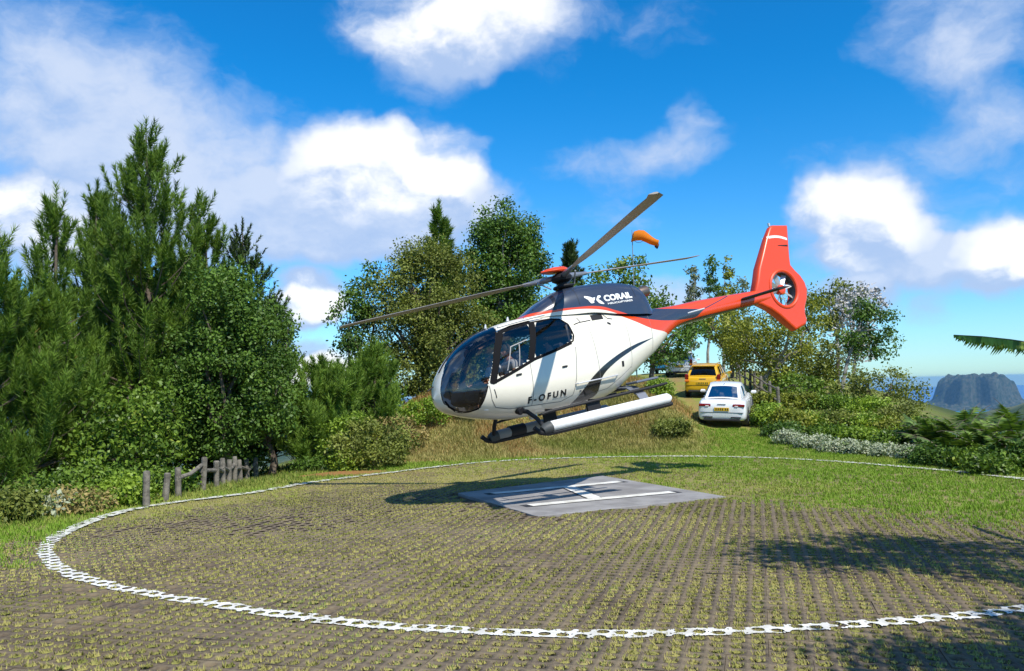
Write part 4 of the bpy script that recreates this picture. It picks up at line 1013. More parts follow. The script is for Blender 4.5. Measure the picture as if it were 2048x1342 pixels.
def seated(name, sx, sy, skin_c, shirt_c, legs_c, shoe_c, hair_c, label, bare=True, reach=0.0, group=None):
    r = empty(name); r.location = HLOC+HROT @ Vector((sx, sy, .98)); r.rotation_euler = HROT.to_euler()   # forward is -x
    sk = mat('skin_%s' % skin_c[0], skin_c[1], .55); sh = mat('cloth_%s' % shirt_c[0], shirt_c[1], .85); lg = mat('cloth_%s' % legs_c[0], legs_c[1], .85)
    pts = [(.10, 0, .06), (.13, 0, .22), (.16, 0, .40), (.17, 0, .50), (.16, 0, .58), (.145, 0, .66), (.14, 0, .75)]
    rad = [(.15, .11), (.14, .10), (.15, .10), (.11, .08), .052, (.075, .088), (.062, .075)]; E = [(0, 1), (1, 2), (2, 3), (3, 4), (4, 5), (5, 6)]
    for s in (-1, 1):
        b = len(pts)
        pts += [(.06, s*.10, .03), (-.36, s*.12, .07), (-.41, s*.12, -.10), (-.44, s*.12, -.23), (-.53, s*.12, -.26)]
        rad += [.085, .062, .058, .042, .036]; E += [(0, b), (b, b+1), (b+1, b+2), (b+2, b+3), (b+3, b+4)]
        b = len(pts); ex = -.06-reach*.1
        pts += [(.16, s*.20, .45), (.08, s*.25, .24), (ex-.10, s*.22, .17+reach*.1), (ex-.19, s*.20, .17+reach*.12)]
        rad += [.058, .046, .034, .03]; E += [(3, b), (b, b+1), (b+1, b+2), (b+2, b+3)]
        h0 = b+3
        for f_, (dy, L) in enumerate(((-.03, .07), (-.01, .085), (.012, .08), (.032, .065))):
            b = len(pts); y0 = s*.20+dy; pts += [(ex-.19-L*.6, y0, .17+reach*.12), (ex-.19-L, y0, .145+reach*.12)]; rad += [.010, .008]; E += [(h0, b), (b, b+1)]
        b = len(pts); pts += [(ex-.20, s*.20-s*.05, .185+reach*.12), (ex-.24, s*.20-s*.055, .17+reach*.12)]; rad += [.011, .009]; E += [(h0, b), (b, b+1)]
    skin_obj('body', pts, E, rad, sk, r)
    # shirt and trousers follow the same skeleton, a little larger
    P2 = pts[:4]; R2 = [(.163, .122), (.152, .112), (.162, .112), (.115, .088)]; E2 = [(0, 1), (1, 2), (2, 3)]
    for s in (-1, 1):
        b = len(P2); P2 = P2+[(.16, s*.20, .45), (.11, s*.235, .31)]; R2 += [.068, .06]; E2 += [(3, b), (b, b+1)]
    skin_obj('shirt', P2, E2, R2, sh, r)
    P3 = [(.10, 0, .05)]; R3 = [(.16, .12)]; E3 = []
    for s in (-1, 1):
        b = len(P3); P3 += [(.06, s*.10, .03), (-.22, s*.115, .06)]; R3 += [.10, .082]; E3 += [(0, b), (b, b+1)]
        if not bare: P3 += [(-.37, s*.12, .07), (-.41, s*.12, -.08), (-.44, s*.12, -.20)]; R3 += [.075, .07, .055]; E3 += [(b+1, b+2), (b+2, b+3), (b+3, b+4)]
    skin_obj('shorts' if bare else 'trousers', P3, E3, R3, lg, r)
    g = G()
    for s in (-1, 1):
        g = G(); ellipsoid(g, (-.52, s*.12, -.265), (.135, .05, .05), 12, 0, -.8); g.build('shoe', mat('shoe_%s' % shoe_c[0], shoe_c[1], .6), r)
    g = G(); ellipsoid(g, (.165, 0, .735), (.098, .092, .105), 14, 0, -.25); g.build('hair', mat('hair_%s' % hair_c[0], hair_c[1], .7), r)
    g = G()
    for s in (-1, 1): g.lathe((.15, s*.085, .69), (0, s, 0), [(0, .045), (.03, .05), (.05, .03)], 12)
    g.tube([(.15, .10*math.cos(a), .70+.16*math.sin(a)) for a in np.linspace(0, PI, 12)], .012, 6); g.build('headset', M_black, r)
    for s in (-1, 1):
        g = G(); ellipsoid(g, (.062, s*.032, .70), (.012, .014, .011), 8); g.build('eye', mat('eye_dark', (.03, .025, .02), .3), r)
    g = G(); ellipsoid(g, (.055, 0, .675), (.022, .014, .022), 8); g.build('nose', sk, r)
    g = G(); ellipsoid(g, (.066, 0, .635), (.012, .024, .007), 8); g.build('mouth', mat('lips', (.35, .12, .10), .5), r)
    return tag(r, label, 'person', group)
seated('person', 1.16, -.31, ('tan', (.50, .24, .15)), ('pale', (.55, .52, .50)), ('navy', (.05, .06, .10)), ('white', (.80, .80, .80)), ('brown', (.06, .035, .02)), 'person in pale shirt with bare legs and white shoes behind the helicopter windscreen', True, .6)
seated('person', 1.16, .33, ('tan2', (.42, .20, .13)), ('white_shirt', (.75, .75, .75)), ('black_cloth', (.03, .03, .035)), ('black', (.02, .02, .02)), ('black_hair', (.02, .015, .01)), 'person in white shirt and black trousers beside the front passenger in the helicopter', False, .4)
seated('person', 2.0, -.46, ('tan3', (.50, .22, .12)), ('red_brown', (.36, .07, .05)), ('denim', (.08, .10, .16)), ('grey', (.3, .3, .3)), ('brown2', (.07, .04, .02)), 'person in red brown shirt behind the rear side window of the helicopter', True, 0)
seated('person', 2.0, .46, ('tan', (.50, .24, .15)), ('blue_shirt', (.12, .18, .32)), ('denim', (.08, .10, .16)), ('grey', (.3, .3, .3)), ('black_hair', (.02, .015, .01)), 'person in blue shirt in rear cabin seat across from the red brown shirt', True, 0)
# ------------------------------------------------------------------ vehicles on the track
M_tyre = mat('tyre', (.018, .018, .018), .85); M_rim = mat('rim', (.45, .46, .48), .3, metal=.8)
M_cgl = glassmat('car_glass', (.06, .075, .08), .65); M_trim = mat('car_trim_black', (.02, .02, .022), .5)
M_plate = mat('plate_yellow', (.62, .38, .015), .5); M_tail = mat('tail_lamp_red', (.20, .006, .008), .2, coat=.8); M_amber = mat('tail_lamp_amber', (.65, .16, .01), .25, coat=.6)
def loft(g, rings, m=0, closed=True, caps=True):
    n = len(rings[0]); V = [v for r in rings for v in r]; F = []
    for k in range(1, len(rings)):
        for q in range(n if closed else n-1): F.append([(k-1)*n+q, (k-1)*n+(q+1) % n, k*n+(q+1) % n, k*n+q])
    if caps: F += [list(range(n))[::-1], [(len(rings)-1)*n+q for q in range(n)]]
    return g.add(V, F, m)
def build_car(name, paint, kind, label, group):
    """car with its rear at -y, nose at +y; root at ground level under the middle"""
    r = empty(name); tag(r, label, 'car', group)
    sed = kind == 'sedan'
    L = 4.45 if sed else 4.05; hw = .885 if sed else .865; y0 = -L/2; y1 = L/2
    deck = 1.02 if sed else 1.0; roof = 1.44 if sed else (1.47 if kind == 'yellow' else 1.52)
    # lower body: y, half width, bottom, top
    if sed: st = [(y0, .70, .42, .78), (y0+.05, .82, .30, .96), (y0+.16, .86, .24, deck), (y0+.7, hw, .20, deck+.01), (-.6, hw, .19, .97), (.6, hw, .19, .95), (1.0, hw, .19, .95), (1.45, hw-.01, .20, .90), (1.95, .82, .24, .80), (y1-.10, .72, .30, .70), (y1, .55, .40, .58)]
    else: st = [(y0, .68, .42, .80), (y0+.05, .80, .30, .95), (y0+.14, .845, .25, 1.0), (y0+.6, hw, .21, 1.0), (-.6, hw, .20, .99), (.5, hw, .20, .98), (.95, hw, .20, .98), (1.35, hw-.01, .21, .93), (1.75, .80, .25, .82), (y1-.08, .70, .30, .72), (y1, .52, .40, .60)]
    g = G(); rings = []
    for (y, w_, b, t) in st:
        mid = (b+t)/2
        half = [(w_*.90, b), (w_*.985, b+.09), (w_, mid-.06), (w_*.995, mid+.10), (w_*.965, t-.10), (w_*.90, t-.025), (w_*.70, t+.004), (0, t+.015)]
        rings.append([(x, y, z) for x, z in half]+[(-x, y, z) for x, z in half[-2::-1]])
    loft(g, rings, 0, closed=True)
    body = g.build('body', paint, r)
    sm = body.modifiers.new('sub', 'SUBSURF'); sm.levels = 1; sm.render_levels = 1
    # cabin: glass house as pillars + panes + roof
    if sed: base = [(-1.72, .66, deck+.0), (1.12, .72, .94)]; top = [(-.92, .54, roof-.035), (.26, .56, roof-.02)]
    else: base = [(y0+.20, .74, .98), (1.05, .74, .97)]; top = [(y0+.58, .56, roof-.02), (.18, .57, roof-.02)]
    (ya, wa, za), (yb, wb, zb_) = base; (yc, wc, zc_), (yd, wd_, zd) = top
    def quad(nm, P, m, inset=.0, off=0.0):
        P = [Vector(p) for p in P]; c = sum(P, Vector())/4; n = (P[1]-P[0]).cross(P[3]-P[0]).normalized()
        if n.dot(c-Vector((0, 0, .9))) < 0: n = -n
        N_ = 6; V = []; F = []
        for i in range(N_+1):
            for j in range(N_+1):
                a = inset+(1-2*inset)*i/N_; b = inset+(1-2*inset)*j/N_
                p = P[0]*(1-a)*(1-b)+P[1]*a*(1-b)+P[2]*a*b+P[3]*(1-a)*b
                bul = .05*math.sin(PI*a)+.012*math.sin(PI*b); V.append(p+n*(off+bul))
        for i in range(N_):
            for j in range(N_): q = i*(N_+1)+j; F.append([q, q+1, q+N_+2, q+N_+1])
        return mobj(nm, V, F, m, r)
    # painted shell (pillars) behind the panes
    g = G(); V = [(-wa, ya, za), (wa, ya, za), (wb, yb, zb_), (-wb, yb, zb_), (-wc, yc, zc_), (wc, yc, zc_), (wd_, yd, zd), (-wd_, yd, zd)]
    rear = [V[0], V[1], V[5], V[4]]; front = [V[3], V[2], V[6], V[7]]; lf = [V[0], V[3], V[7], V[4]]; rt_ = [V[1], V[2], V[6], V[5]]
    for P in (rear, front, lf, rt_): quad('pillar_frame', P, paint, 0, 0)
    quad('rear_window', rear, M_cgl, .085, .012); quad('windscreen', front, M_cgl, .06, .012)
    for P in (lf, rt_):
        a, b, c_, d = [Vector(p) for p in P]
        if sed: A = [a.lerp(b, .20), a.lerp(b, .52), d.lerp(c_, .46), d.lerp(c_, .12)]
        else: A = [a.lerp(b, .30), a.lerp(b, .60), d.lerp(c_, .55), d.lerp(c_, .28)]
        B = [a.lerp(b, .55), a.lerp(b, .95), d.lerp(c_, .95), d.lerp(c_, .50)] if sed else [a.lerp(b, .63), a.lerp(b, .95), d.lerp(c_, .95), d.lerp(c_, .58)]
        quad('side_window', A, M_cgl, .07, .012); quad('side_window', B, M_cgl, .07, .012)
        if not sed: quad('side_window', [a.lerp(b, .06), a.lerp(b, .27), d.lerp(c_, .25), d.lerp(c_, .05)], M_cgl, .10, .012)
    g = G(); rings = []
    for y, w_, z in ((yc-.05, wc*.97, zc_-.03), (yc+.06, wc+.02, zc_+.005), ((yc+yd)/2, max(wc, wd_)+.03, roof+.015), (yd-.08, wd_+.02, zd+.005), (yd+.03, wd_*.97, zd-.02)):
        half = [(w_, z-.03), (w_*.985, z+.005), (w_*.8, z+.03), (0, z+.045)]
        rings.append([(x, y, q) for x, q in half]+[(-x, y, q) for x, q in half[-2::-1]])
    loft(g, rings).build('roof', paint, r)
    if sed: G().tube([(0, yc+.25, roof+.04), (0, yc+.02, roof+.10)], [.03, .008], 6).build('aerial', paint, r)
    else:
        G().box((0, yc-.10, roof-.005), (wc*1.85, .26, .035), bev=.012).build('spoiler', paint, r)
        for s in (-1, 1): G().tube([(s*(wc-.02), yc+.1, roof+.04), (s*(wc-.02), yc+.2, roof+.075), (s*(wd_-.02), yd-.2, roof+.075), (s*(wd_-.02), yd-.08, roof+.04)], .018, 6).build('roof_rail', M_trim if kind != 'yellow' else paint, r)
    # rear face
    for s in (-1, 1):
        if sed:
            t = G().box((s*.60, y0+.055, .855), (.42, .10, .105), bev=.025); t.build('tail_lamp', M_tail, r)
            G().box((s*.52, y0+.006, .83), (.12, .03, .045), bev=.008).build('tail_lamp_inset', mat('lamp_clear', (.7, .6, .6), .2), r)
            G().box((s*.50, y0+.00, .43), (.36, .05, .045), bev=.012).build('bumper_reflector', M_trim, r)
        else:
            G().box((s*.72, y0+.10, .98), (.16, .16, .26), bev=.04).build('tail_lamp', M_tail, r)
            G().box((s*.71, y0+.06, .80), (.20, .14, .13), bev=.04).build('turn_lamp', M_amber, r)
    G().box((0, y0-.005, .72 if sed else .70), (.52, .03, .125), bev=.006).build('number_plate', M_plate, r)
    ink = G()
    for k in range(6): ink.box((-.19+.075*k+(.03 if k > 3 else 0), y0-.022, .72 if sed else .70), (.035, .004, .07))
    tag(ink.build('plate_marks', M_trim, r, smooth=False), kind='stuff')
    G().box((0, y0+.04, .33), (1.30, .12, .10), bev=.03).build('rear_valance', M_trim, r)
    G().box((0, y0+.012, .60), (1.52, .03, .015)).build('boot_seam', M_trim, r)
    G().box((0, y0+.02, .90), (.30, .03, .025), bev=.006).build('boot_handle', M_rim, r)
    for s in (-1, 1):
        G().box((s*(hw+.09), .72, 1.0), (.20, .12, .13), bev=.04).build('door_mirror', paint, r)
        G().box((s*(hw-.003), -.05, .60), (.02, .012, .62)).build('door_seam', M_trim, r)
        for yy in (-.45, .45): G().box((s*(hw-.005), yy-.15, .86), (.04, .17, .03), bev=.01).build('door_handle', paint, r)
        for yy in (y0+.86, y1-.86):
            G().lathe((s*(hw-.20), yy, .335), (s, 0, 0), [(0, .37), (.20, .375), (.205, .30)], 24).build('wheel_arch', M_trim, r)
            wh = G().lathe((s*(hw-.20), yy, .315), (s, 0, 0), [(0, .25), (.01, .305), (.10, .315), (.20, .31), (.225, .27), (.222, .20)], 24).build('wheel', M_tyre, r)
            g = G(); g.lathe((s*(hw-.02), yy, .315), (s, 0, 0), [(0, .20), (.035, .205), (.038, .19), (.01, .18)], 20)
            for k in range(5):
                a = 2*PI*k/5; g.tube([(s*(hw+.012), yy, .315), (s*(hw+.012), yy+.19*math.cos(a), .315+.19*math.sin(a))], .022, 5)
            g.build('rim', M_rim, wh)
        G().box((s*.55, y1-.10, .66), (.30, .16, .10), bev=.03).build('headlight', M_rim, r)
    return r
def park(car, px, Y, head):
    x = at(px, 800, Y).x
    # stand on the slope: ground under rear and nose
    d = Vector((math.sin(head), math.cos(head), 0)); a = hz(x-d.x*1.4, Y-d.y*1.4); b = hz(x+d.x*1.4, Y+d.y*1.4)
    n = Vector((d.y, -d.x, 0)); l_ = hz(x+n.x*.75, Y+n.y*.75); k_ = hz(x-n.x*.75, Y-n.y*.75)
    fw = Vector((d.x, d.y, (b-a)/2.8)).normalized(); rt = Vector((n.x, n.y, (l_-k_)/1.5)).normalized(); up = rt.cross(fw).normalized(); rt = fw.cross(up)
    car.matrix_world = Matrix(((rt.x, fw.x, up.x, x), (rt.y, fw.y, up.y, Y), (rt.z, fw.z, up.z, (a+b+l_+k_)/4+.0), (0, 0, 0, 1)))
P_white = mat('car_white', (.78, .78, .78), .25, coat=.7); P_yel = mat('car_yellow', (.72, .40, .015), .28, coat=.7); P_sil = mat('car_silver_white', (.62, .64, .66), .3, coat=.6); P_blue = mat('car_blue', (.02, .22, .45), .3, coat=.6)
park(build_car('parked_car', P_white, 'sedan', 'white saloon car with yellow number plate, lowest on the grassy track', 'cars parked on the track'), 1452, 33.2, math.radians(19))
park(build_car('parked_car', P_yel, 'yellow', 'yellow hatchback with roof rails parked behind the white saloon', 'cars parked on the track'), 1417, 41.0, math.radians(20))
park(build_car('parked_car', P_sil, 'hatch', 'silver white hatchback parked at the top of the track', 'cars parked on the track'), 1367, 54, math.radians(17))
park(build_car('parked_car', P_blue, 'hatch', 'blue hatchback mostly hidden beside the silver hatchback', 'cars parked on the track'), 1334, 58, math.radians(17))
# ------------------------------------------------------------------ windsock
def build_windsock():
    Y = 37.0; tp = at(1264, 462, Y); x = tp.x; zb = hz(x, Y); H = tp.z-zb
    r = empty('windsock', (x, Y, zb)); tag(r, 'orange fabric windsock drooping from a thin pale pole behind the helicopter', 'windsock')
    G().tube([(0, 0, -.1), (0, 0, H*.5), (0, 0, H+.05)], [.028, .022, .016], 8).build('pole', mat('pole_pale', (.20, .21, .19), .6), r)
    G().tube([(.26*math.cos(a)+.28, .26*math.sin(a)*.0+.0, H-.26+.26*math.sin(a)) for a in np.linspace(0, 2*PI, 17)], .012, 6, cap=False).build('hoop', M_grey, r)
    V = []; F = []; n = 18; path = [(.02, -.24, .27), (.22, -.20, .27), (.45, -.22, .255), (.66, -.34, .22), (.84, -.45, .19), (1.0, -.52, .165), (1.13, -.56, .15)]
    for k, (dx, dz, rr_) in enumerate(path):
        for q in range(n):
            a = 2*PI*q/n; w_ = 1+.09*math.sin(a*3+k*1.1)
            V.append((dx+rr_*.25*math.sin(a), rr_*math.cos(a)*w_, H+dz+rr_*math.sin(a)*w_*.85))
        if k: F += [[(k-1)*n+q, (k-1)*n+(q+1) % n, k*n+(q+1) % n, k*n+q] for q in range(n)]
    s = mobj('sock', V, F, leafmat('sock_fabric', (.78, .24, .012), (.80, .27, .015), None, trans=.45, rough=.8), r)
    G().tube([(1.0, 0, H-.66), (1.12, .02, H-.70)], [.08, .13], 10, cap=False).build('sock_hem', mat('sock_hem', (.12, .04, .02), .9), r)
build_windsock()
# ------------------------------------------------------------------ timber fences
M_wood = mat('weathered_timber', (.19, .17, .135), .9, col2=(.09, .08, .065), vscale=7, bump=.5, bscale=22)
def post(parent, p, h_, rad, rng_, lean=.05):
    g = G(); lx, ly = rng_.normal(0, lean, 2); n = 10; V = []
    ks = [0, .12, .35, .6, .85, .97, 1.0]; pts = [(lx*h_*k, ly*h_*k, -.25*(1-k)+h_*k) for k in ks]; rr_ = [rad*(1+rng_.normal(0, .05)) for k in ks]; rr_[-1] = rad*.78
    g.tube(pts, rr_, n); o = g.build('post', M_wood, parent); o.location = p; o.rotation_euler.z = rng_.random()*6; return o
def build_fences():
    R = np.random.default_rng(9)
    f = empty('log_fence'); spots = [(292, 17.1, .80), (328, 17.9, .66), (357, 18.6, .72), (405, 19.7, .86), (433, 20.5, .72), (447, 21.2, .78), (458, 21.9, .74), (470, 22.7, .84), (482, 23.5, .75), (496, 24.4, .78), (512, 25.4, .80)]
    pos = []
    for (px, Y, h_) in spots:
        x = at(px, 1000, Y).x; pos.append((x, Y, hz(x, Y)))
    f.location = pos[0]; tag(f, 'weathered log fence with round posts along the left edge below the pines', 'fence')
    o0 = Vector(pos[0])
    for p, (px, Y, h_) in zip(pos, spots): post(f, Vector(p)-o0, h_*.9, .066, R)
    for i in range(2, len(pos)-1):
        a = Vector(pos[i])-o0; b = Vector(pos[i+1])-o0
        G().tube([a+Vector((0, -.06, .42+R.normal(0, .05))), (a+b)/2+Vector((0, -.06, .45)), b+Vector((0, -.06, .50+R.normal(0, .05)))], [.05, .046, .05], 8).build('rail', M_wood, f)
    f = empty('log_fence'); pos = []
    for k in range(8):
        Y = 34.8+k*2.0; x = float(roadx(Y))+2.55+.02*k; pos.append(Vector((x, Y, hz(x, Y))))
    f.location = pos[0]; tag(f, 'low rustic log fence with two rails beside the parked cars', 'fence'); o0 = pos[0]
    for p in pos: post(f, p-o0, 1.0, .07, R)
    for i in range(7):
        a, b = pos[i]-o0, pos[i+1]-o0
        for hh in (.45, .85): G().tube([a+Vector((-.05, 0, hh+R.normal(0, .04))), b+Vector((-.05, 0, hh+R.normal(0, .04)))], .04, 7).build('rail', M_wood, f)
build_fences()
# ------------------------------------------------------------------ vegetation
LM = dict(
    pine=leafmat('pine_needles', (.062, .148, .012), (.155, .250, .028), (.26, .17, .05), .32, .6, .03),
    pine_bright=leafmat('young_pine_needles', (.09, .20, .020), (.20, .31, .042), None, .34, .6),
    dark=leafmat('dark_conifer_leaves', (.035, .075, .020), (.085, .130, .034), None, .22, .6),
    glossy=leafmat('glossy_green_leaves', (.062, .140, .012), (.170, .260, .030), (.27, .33, .05), .35, .45, .08),
    deep=leafmat('deep_green_leaves', (.045, .110, .014), (.120, .210, .028), (.17, .26, .04), .30, .5, .05),
    olive=leafmat('olive_leaves', (.105, .140, .020), (.225, .255, .048), (.30, .31, .055), .33, .6, .07),
    sage=leafmat('grey_green_leaves', (.11, .15, .075), (.21, .235, .12), None, .28, .7),
    yellow=leafmat('yellow_green_leaves', (.13, .17, .018), (.30, .32, .04), (.38, .36, .07), .38, .5, .1),
    lime=leafmat('lime_leaves', (.13, .245, .015), (.30, .41, .045), None, .40, .5),
    straw=leafmat('straw_leaves', (.25, .21, .06), (.44, .34, .13), (.16, .21, .04), .3, .8, .3),
    silver=leafmat('silver_leaves', (.27, .32, .20), (.50, .52, .38), (.18, .26, .09), .2, .8, .2),
    twig=leafmat('bare_twigs', (.34, .33, .32), (.52, .50, .48), None, .0, .9),
    palm=leafmat('palm_leaflets', (.050, .13, .018), (.165, .24, .04), None, .32, .45))
M_bark = mat('bark_brown', (.085, .062, .045), .95, col2=(.15, .12, .09), vscale=6, bump=.6, bscale=18)
M_pale = mat('bark_pale', (.33, .31, .27), .9, col2=(.19, .17, .14), vscale=5, bump=.4, bscale=16)
def unit(a): return a/np.maximum(np.linalg.norm(a, axis=-1, keepdims=True), 1e-9)
def leaf_quads(C, A, B, tone):
    """diamond leaves: centre C, half axes A and B"""
    V = np.stack([C-A, C+B, C+A, C-B], 1).reshape(-1, 3); F = np.arange(len(C)*4).reshape(-1, 4); return V, F, tone
def tubes_np(segs, n=6):
    g = G()
    for pts, rad in segs: g.tube(pts, rad, n, cap=False)
    return g
def needles(P, D, L, nn, nl, wd, R, spread=(.65, 1.30)):
    """bottle-brush shoots: base P, direction D, length L; nn needles each of length nl"""
    T_ = len(P); D = unit(D); ref = np.where(np.abs(D[:, 2:3]) < .9, [[0, 0, 1.]], [[1., 0, 0]]); a = unit(np.cross(D, ref)); b = np.cross(D, a)
    s = R.random((T_, nn))**.8; th = R.uniform(0, 2*PI, (T_, nn)); ph = R.uniform(*spread, (T_, nn))*(1.05-.55*s)
    rad = a[:, None]*np.cos(th)[..., None]+b[:, None]*np.sin(th)[..., None]
    d = D[:, None]*np.cos(ph)[..., None]+rad*np.sin(ph)[..., None]
    base = P[:, None]+D[:, None]*(s*np.reshape(L, (-1, 1)))[..., None]
    ln = nl*R.uniform(.7, 1.15, (T_, nn))
    side = unit(np.cross(d, R.normal(size=(T_, nn, 3))))*wd/2
    tip = base+d*ln[..., None]
    V = np.stack([base-side, base+side, tip], 2).reshape(-1, 3); F = np.arange(len(V)).reshape(-1, 3)
    tone = np.clip(R.random((T_, 1))*.7+R.random((T_, nn))*.3, 0, 1)
    return V, F, tone.ravel()
def finish(name, x, y, zb, trunkG, crown, lm, bark, label, cat='tree', group=None, crown_name='crown'):
    r = empty(name, (x, y, zb)); tag(r, label, cat, group)
    if trunkG is not None: trunkG.build('trunk' if cat == 'tree' else 'stems', bark, r)
    V, F, t = crown
    mobj(crown_name, V, F, lm, r, attrs={'rnd': ('FACE', t)}, smooth=False)
    return r
def pine(px, Y, top, hwpx, seed, label, lm='pine', group=None, first=.10, dens=1.0, nl=.22, slim=1.0, name='pine_tree', nn=70, up=1.0, clump=1.0, xoff=0.0):
    R = np.random.default_rng(seed); tp = at(px, top, Y); x = tp.x+xoff; zb = hz(x, Y)-.1; H = tp.z-zb; W = hwpx*Y/CAM_F
    tr = 0.010*H+.04; segs = []
    nb = 9; wob = np.cumsum(R.normal(0, .012*H/nb*3, (nb+1, 2)), 0); wob -= np.linspace(0, 1, nb+1)[:, None]*wob[-1]
    tpnt = [Vector((wob[k, 0], wob[k, 1], H*.97*k/nb)) for k in range(nb+1)]; segs.append((tpnt, [tr*(1-.93*k/nb)+.008 for k in range(nb+1)]))
    P = []; D = []; L = []
    nwh = int(H*2.2*dens); 
    for i in range(nwh):
        t = first+(1-first)*(i+R.uniform(-.3, .3))/nwh; t = min(max(t, first), .985); z = H*.97*t; k = min(int(t*nb), nb-1); f_ = t*nb-k; c = tpnt[k].lerp(tpnt[k+1], f_)
        prof = (min(1, (1-t)/.66)**.85)*(.78+.22*min(1, t/.25))*slim
        for q in range(R.integers(4, 7)):
            az = R.uniform(0, 2*PI); bl = max(.25, W*prof*R.uniform(.5, 1.1)); el0 = R.uniform(.0, .35)*up+.30*t; el1 = R.uniform(.7, 1.2)*up
            npt = 5; pts = [c.copy()]; p = c.copy()
            for u in range(npt):
                el = el0+(el1-el0)*((u+1)/npt)**1.6; st = bl/npt; p = p+Vector((math.cos(az)*math.cos(el), math.sin(az)*math.cos(el), math.sin(el)))*st*(1.15); az += R.normal(0, .12); pts.append(p.copy())
            if bl > .5: segs.append((pts, [max(.006, tr*.30*(1-t*.6)*(1-u/(npt+.5))) for u in range(npt+1)]))
            d_end = (pts[-1]-pts[-2]).normalized()
            P.append(pts[-1]-d_end*.25); D.append(d_end+Vector((0, 0, .6*up))); L.append(R.uniform(.55, .95))
            nsub = max(2, int(bl*6.5*clump))
            for s_ in range(nsub):
                u = R.uniform(.18, 1.0)*npt; k2 = min(int(u), npt-1); b0 = pts[k2].lerp(pts[k2+1], u-k2); dd = Vector(R.normal(0, 1, 3)); dd.z = abs(dd.z)*.8+.55*up; dd.normalize(); out_ = (pts[k2+1]-pts[k2]).normalized()
                sd = (dd*.75+out_*.6).normalized(); sl = R.uniform(.12, .34)*min(1, bl); b1 = b0+sd*sl
                P.append(b1); D.append(sd+Vector((0, 0, .95*up))); L.append(R.uniform(.38, .78)*min(1.15, .6+bl*.4))
    P.append(tpnt[-1]); D.append(Vector((0, 0, 1))); L.append(.5)
    P = np.array([p[:] for p in P]); D = np.array([d[:] for d in D]); L = np.array(L)
    return finish(name, x, Y, zb, tubes_np(segs, 6), needles(P, D, L, nn, nl, .027*Y/26, R), LM[lm], M_bark, label, 'tree', group)
def ell_points(R, n, rx, ry, rz, shell=.45):
    d = unit(R.normal(size=(n, 3))); r = (shell+(1-shell)*R.random(n)**.6)[:, None]; return d*r*np.array([rx, ry, rz])
def leaves_at(C, rad, per, size, R, droop=.0, up=.5, tone0=None):
    per = int(per*.84); size *= 1.06
    n = len(C); off = R.normal(size=(n, per, 3))*.55; off = np.clip(off, -1.25, 1.25); c = C[:, None]+off*np.reshape(rad, (-1, 1, 1))*np.array([1, 1, .8]); c = c.reshape(-1, 3); m = len(c)
    nrm = unit(R.normal(size=(m, 3))+np.array([0, 0, up])*1.2+.7*unit(off.reshape(-1, 3))); a = unit(np.cross(nrm, R.normal(size=(m, 3)))); a[:, 2] -= droop; a = unit(a); b = unit(np.cross(nrm, a))
    s = size*R.uniform(.65, 1.3, m)[:, None]
    tc = R.random(n) if tone0 is None else tone0
    return leaf_quads(c, a*s*.5, b*s*.28, np.clip(np.repeat(tc, per)*.72+R.random(m)*.28, 0, 1))
def broad(px, Y, lobes, seed, label, lm='glossy', group=None, size=.12, per=120, ncl=90, trunk=(.12, .0), bark=None, name='broadleaf_tree', cl=(.30, .55), cat='tree', basepx=None, shell=.45, droop=0.0, limbs=16, fork=.35):
    """lobes: (px, py, half width px, half height px, depth offset m) as measured in the photo at distance Y"""
    R = np.random.default_rng(seed); k = Y/CAM_F; bx = at(basepx if basepx else px, 900, Y).x; zb = hz(bx, Y)-.08; C = []; n0 = sum(l[2]*l[3] for l in lobes)
    for (lx, ly, hw, hh, dy) in lobes:
        c = at(lx, ly, Y+dy); n = max(5, int(ncl*hw*hh/n0)); q = ell_points(R, n, hw*k, max(hw, hh)*.8*k, hh*k, shell); C.append(q+np.array([c.x-bx, dy, c.z-zb]))
    C = np.concatenate(C); C = C[C[:, 2] > .12]
    rad = R.uniform(*cl, len(C))
    V, F, t = leaves_at(C, rad, per, size, R, droop)
    ok = V.reshape(-1, 4, 3)[:, :, 2].min(1) > .02
    V = V.reshape(-1, 4, 3)[ok].reshape(-1, 3); F = np.arange(len(V)).reshape(-1, 4); t = t[ok]
    g = None
    if trunk[0] > 0:
        segs = []; ctr = C.mean(0); zf = max(.25, (C[:, 2].min()*.6+ctr[2]*.4)*fork/.35*.8); zf = min(zf, ctr[2]); fk = Vector((ctr[0]*.55+trunk[1], ctr[1]*.5, zf)); r0 = trunk[0]
        mid = fk*.5+Vector((R.normal(0, .06), R.normal(0, .06), 0)); segs.append(([Vector((0, 0, -.15)), mid, fk], [r0*1.15, r0*.9, r0*.75]))
        idx = R.permutation(len(C))[:limbs]
        for i in idx:
            e = Vector(C[i]); m1 = fk.lerp(e, .45)+Vector(R.normal(0, .10, 3))*(e-fk).length*.6; m1.z += .05; m2 = fk.lerp(e, .75)+Vector(R.normal(0, .08, 3))*(e-fk).length*.5
            segs.append(([fk-Vector((0, 0, .05)), m1, m2, e], [r0*.55, r0*.34, r0*.2, .008]))
        g = tubes_np(segs, 6)
    return finish(name, bx, Y, zb, g, (V, F, t), LM[lm], bark or M_bark, label, cat, group, 'crown' if cat == 'tree' else 'foliage')
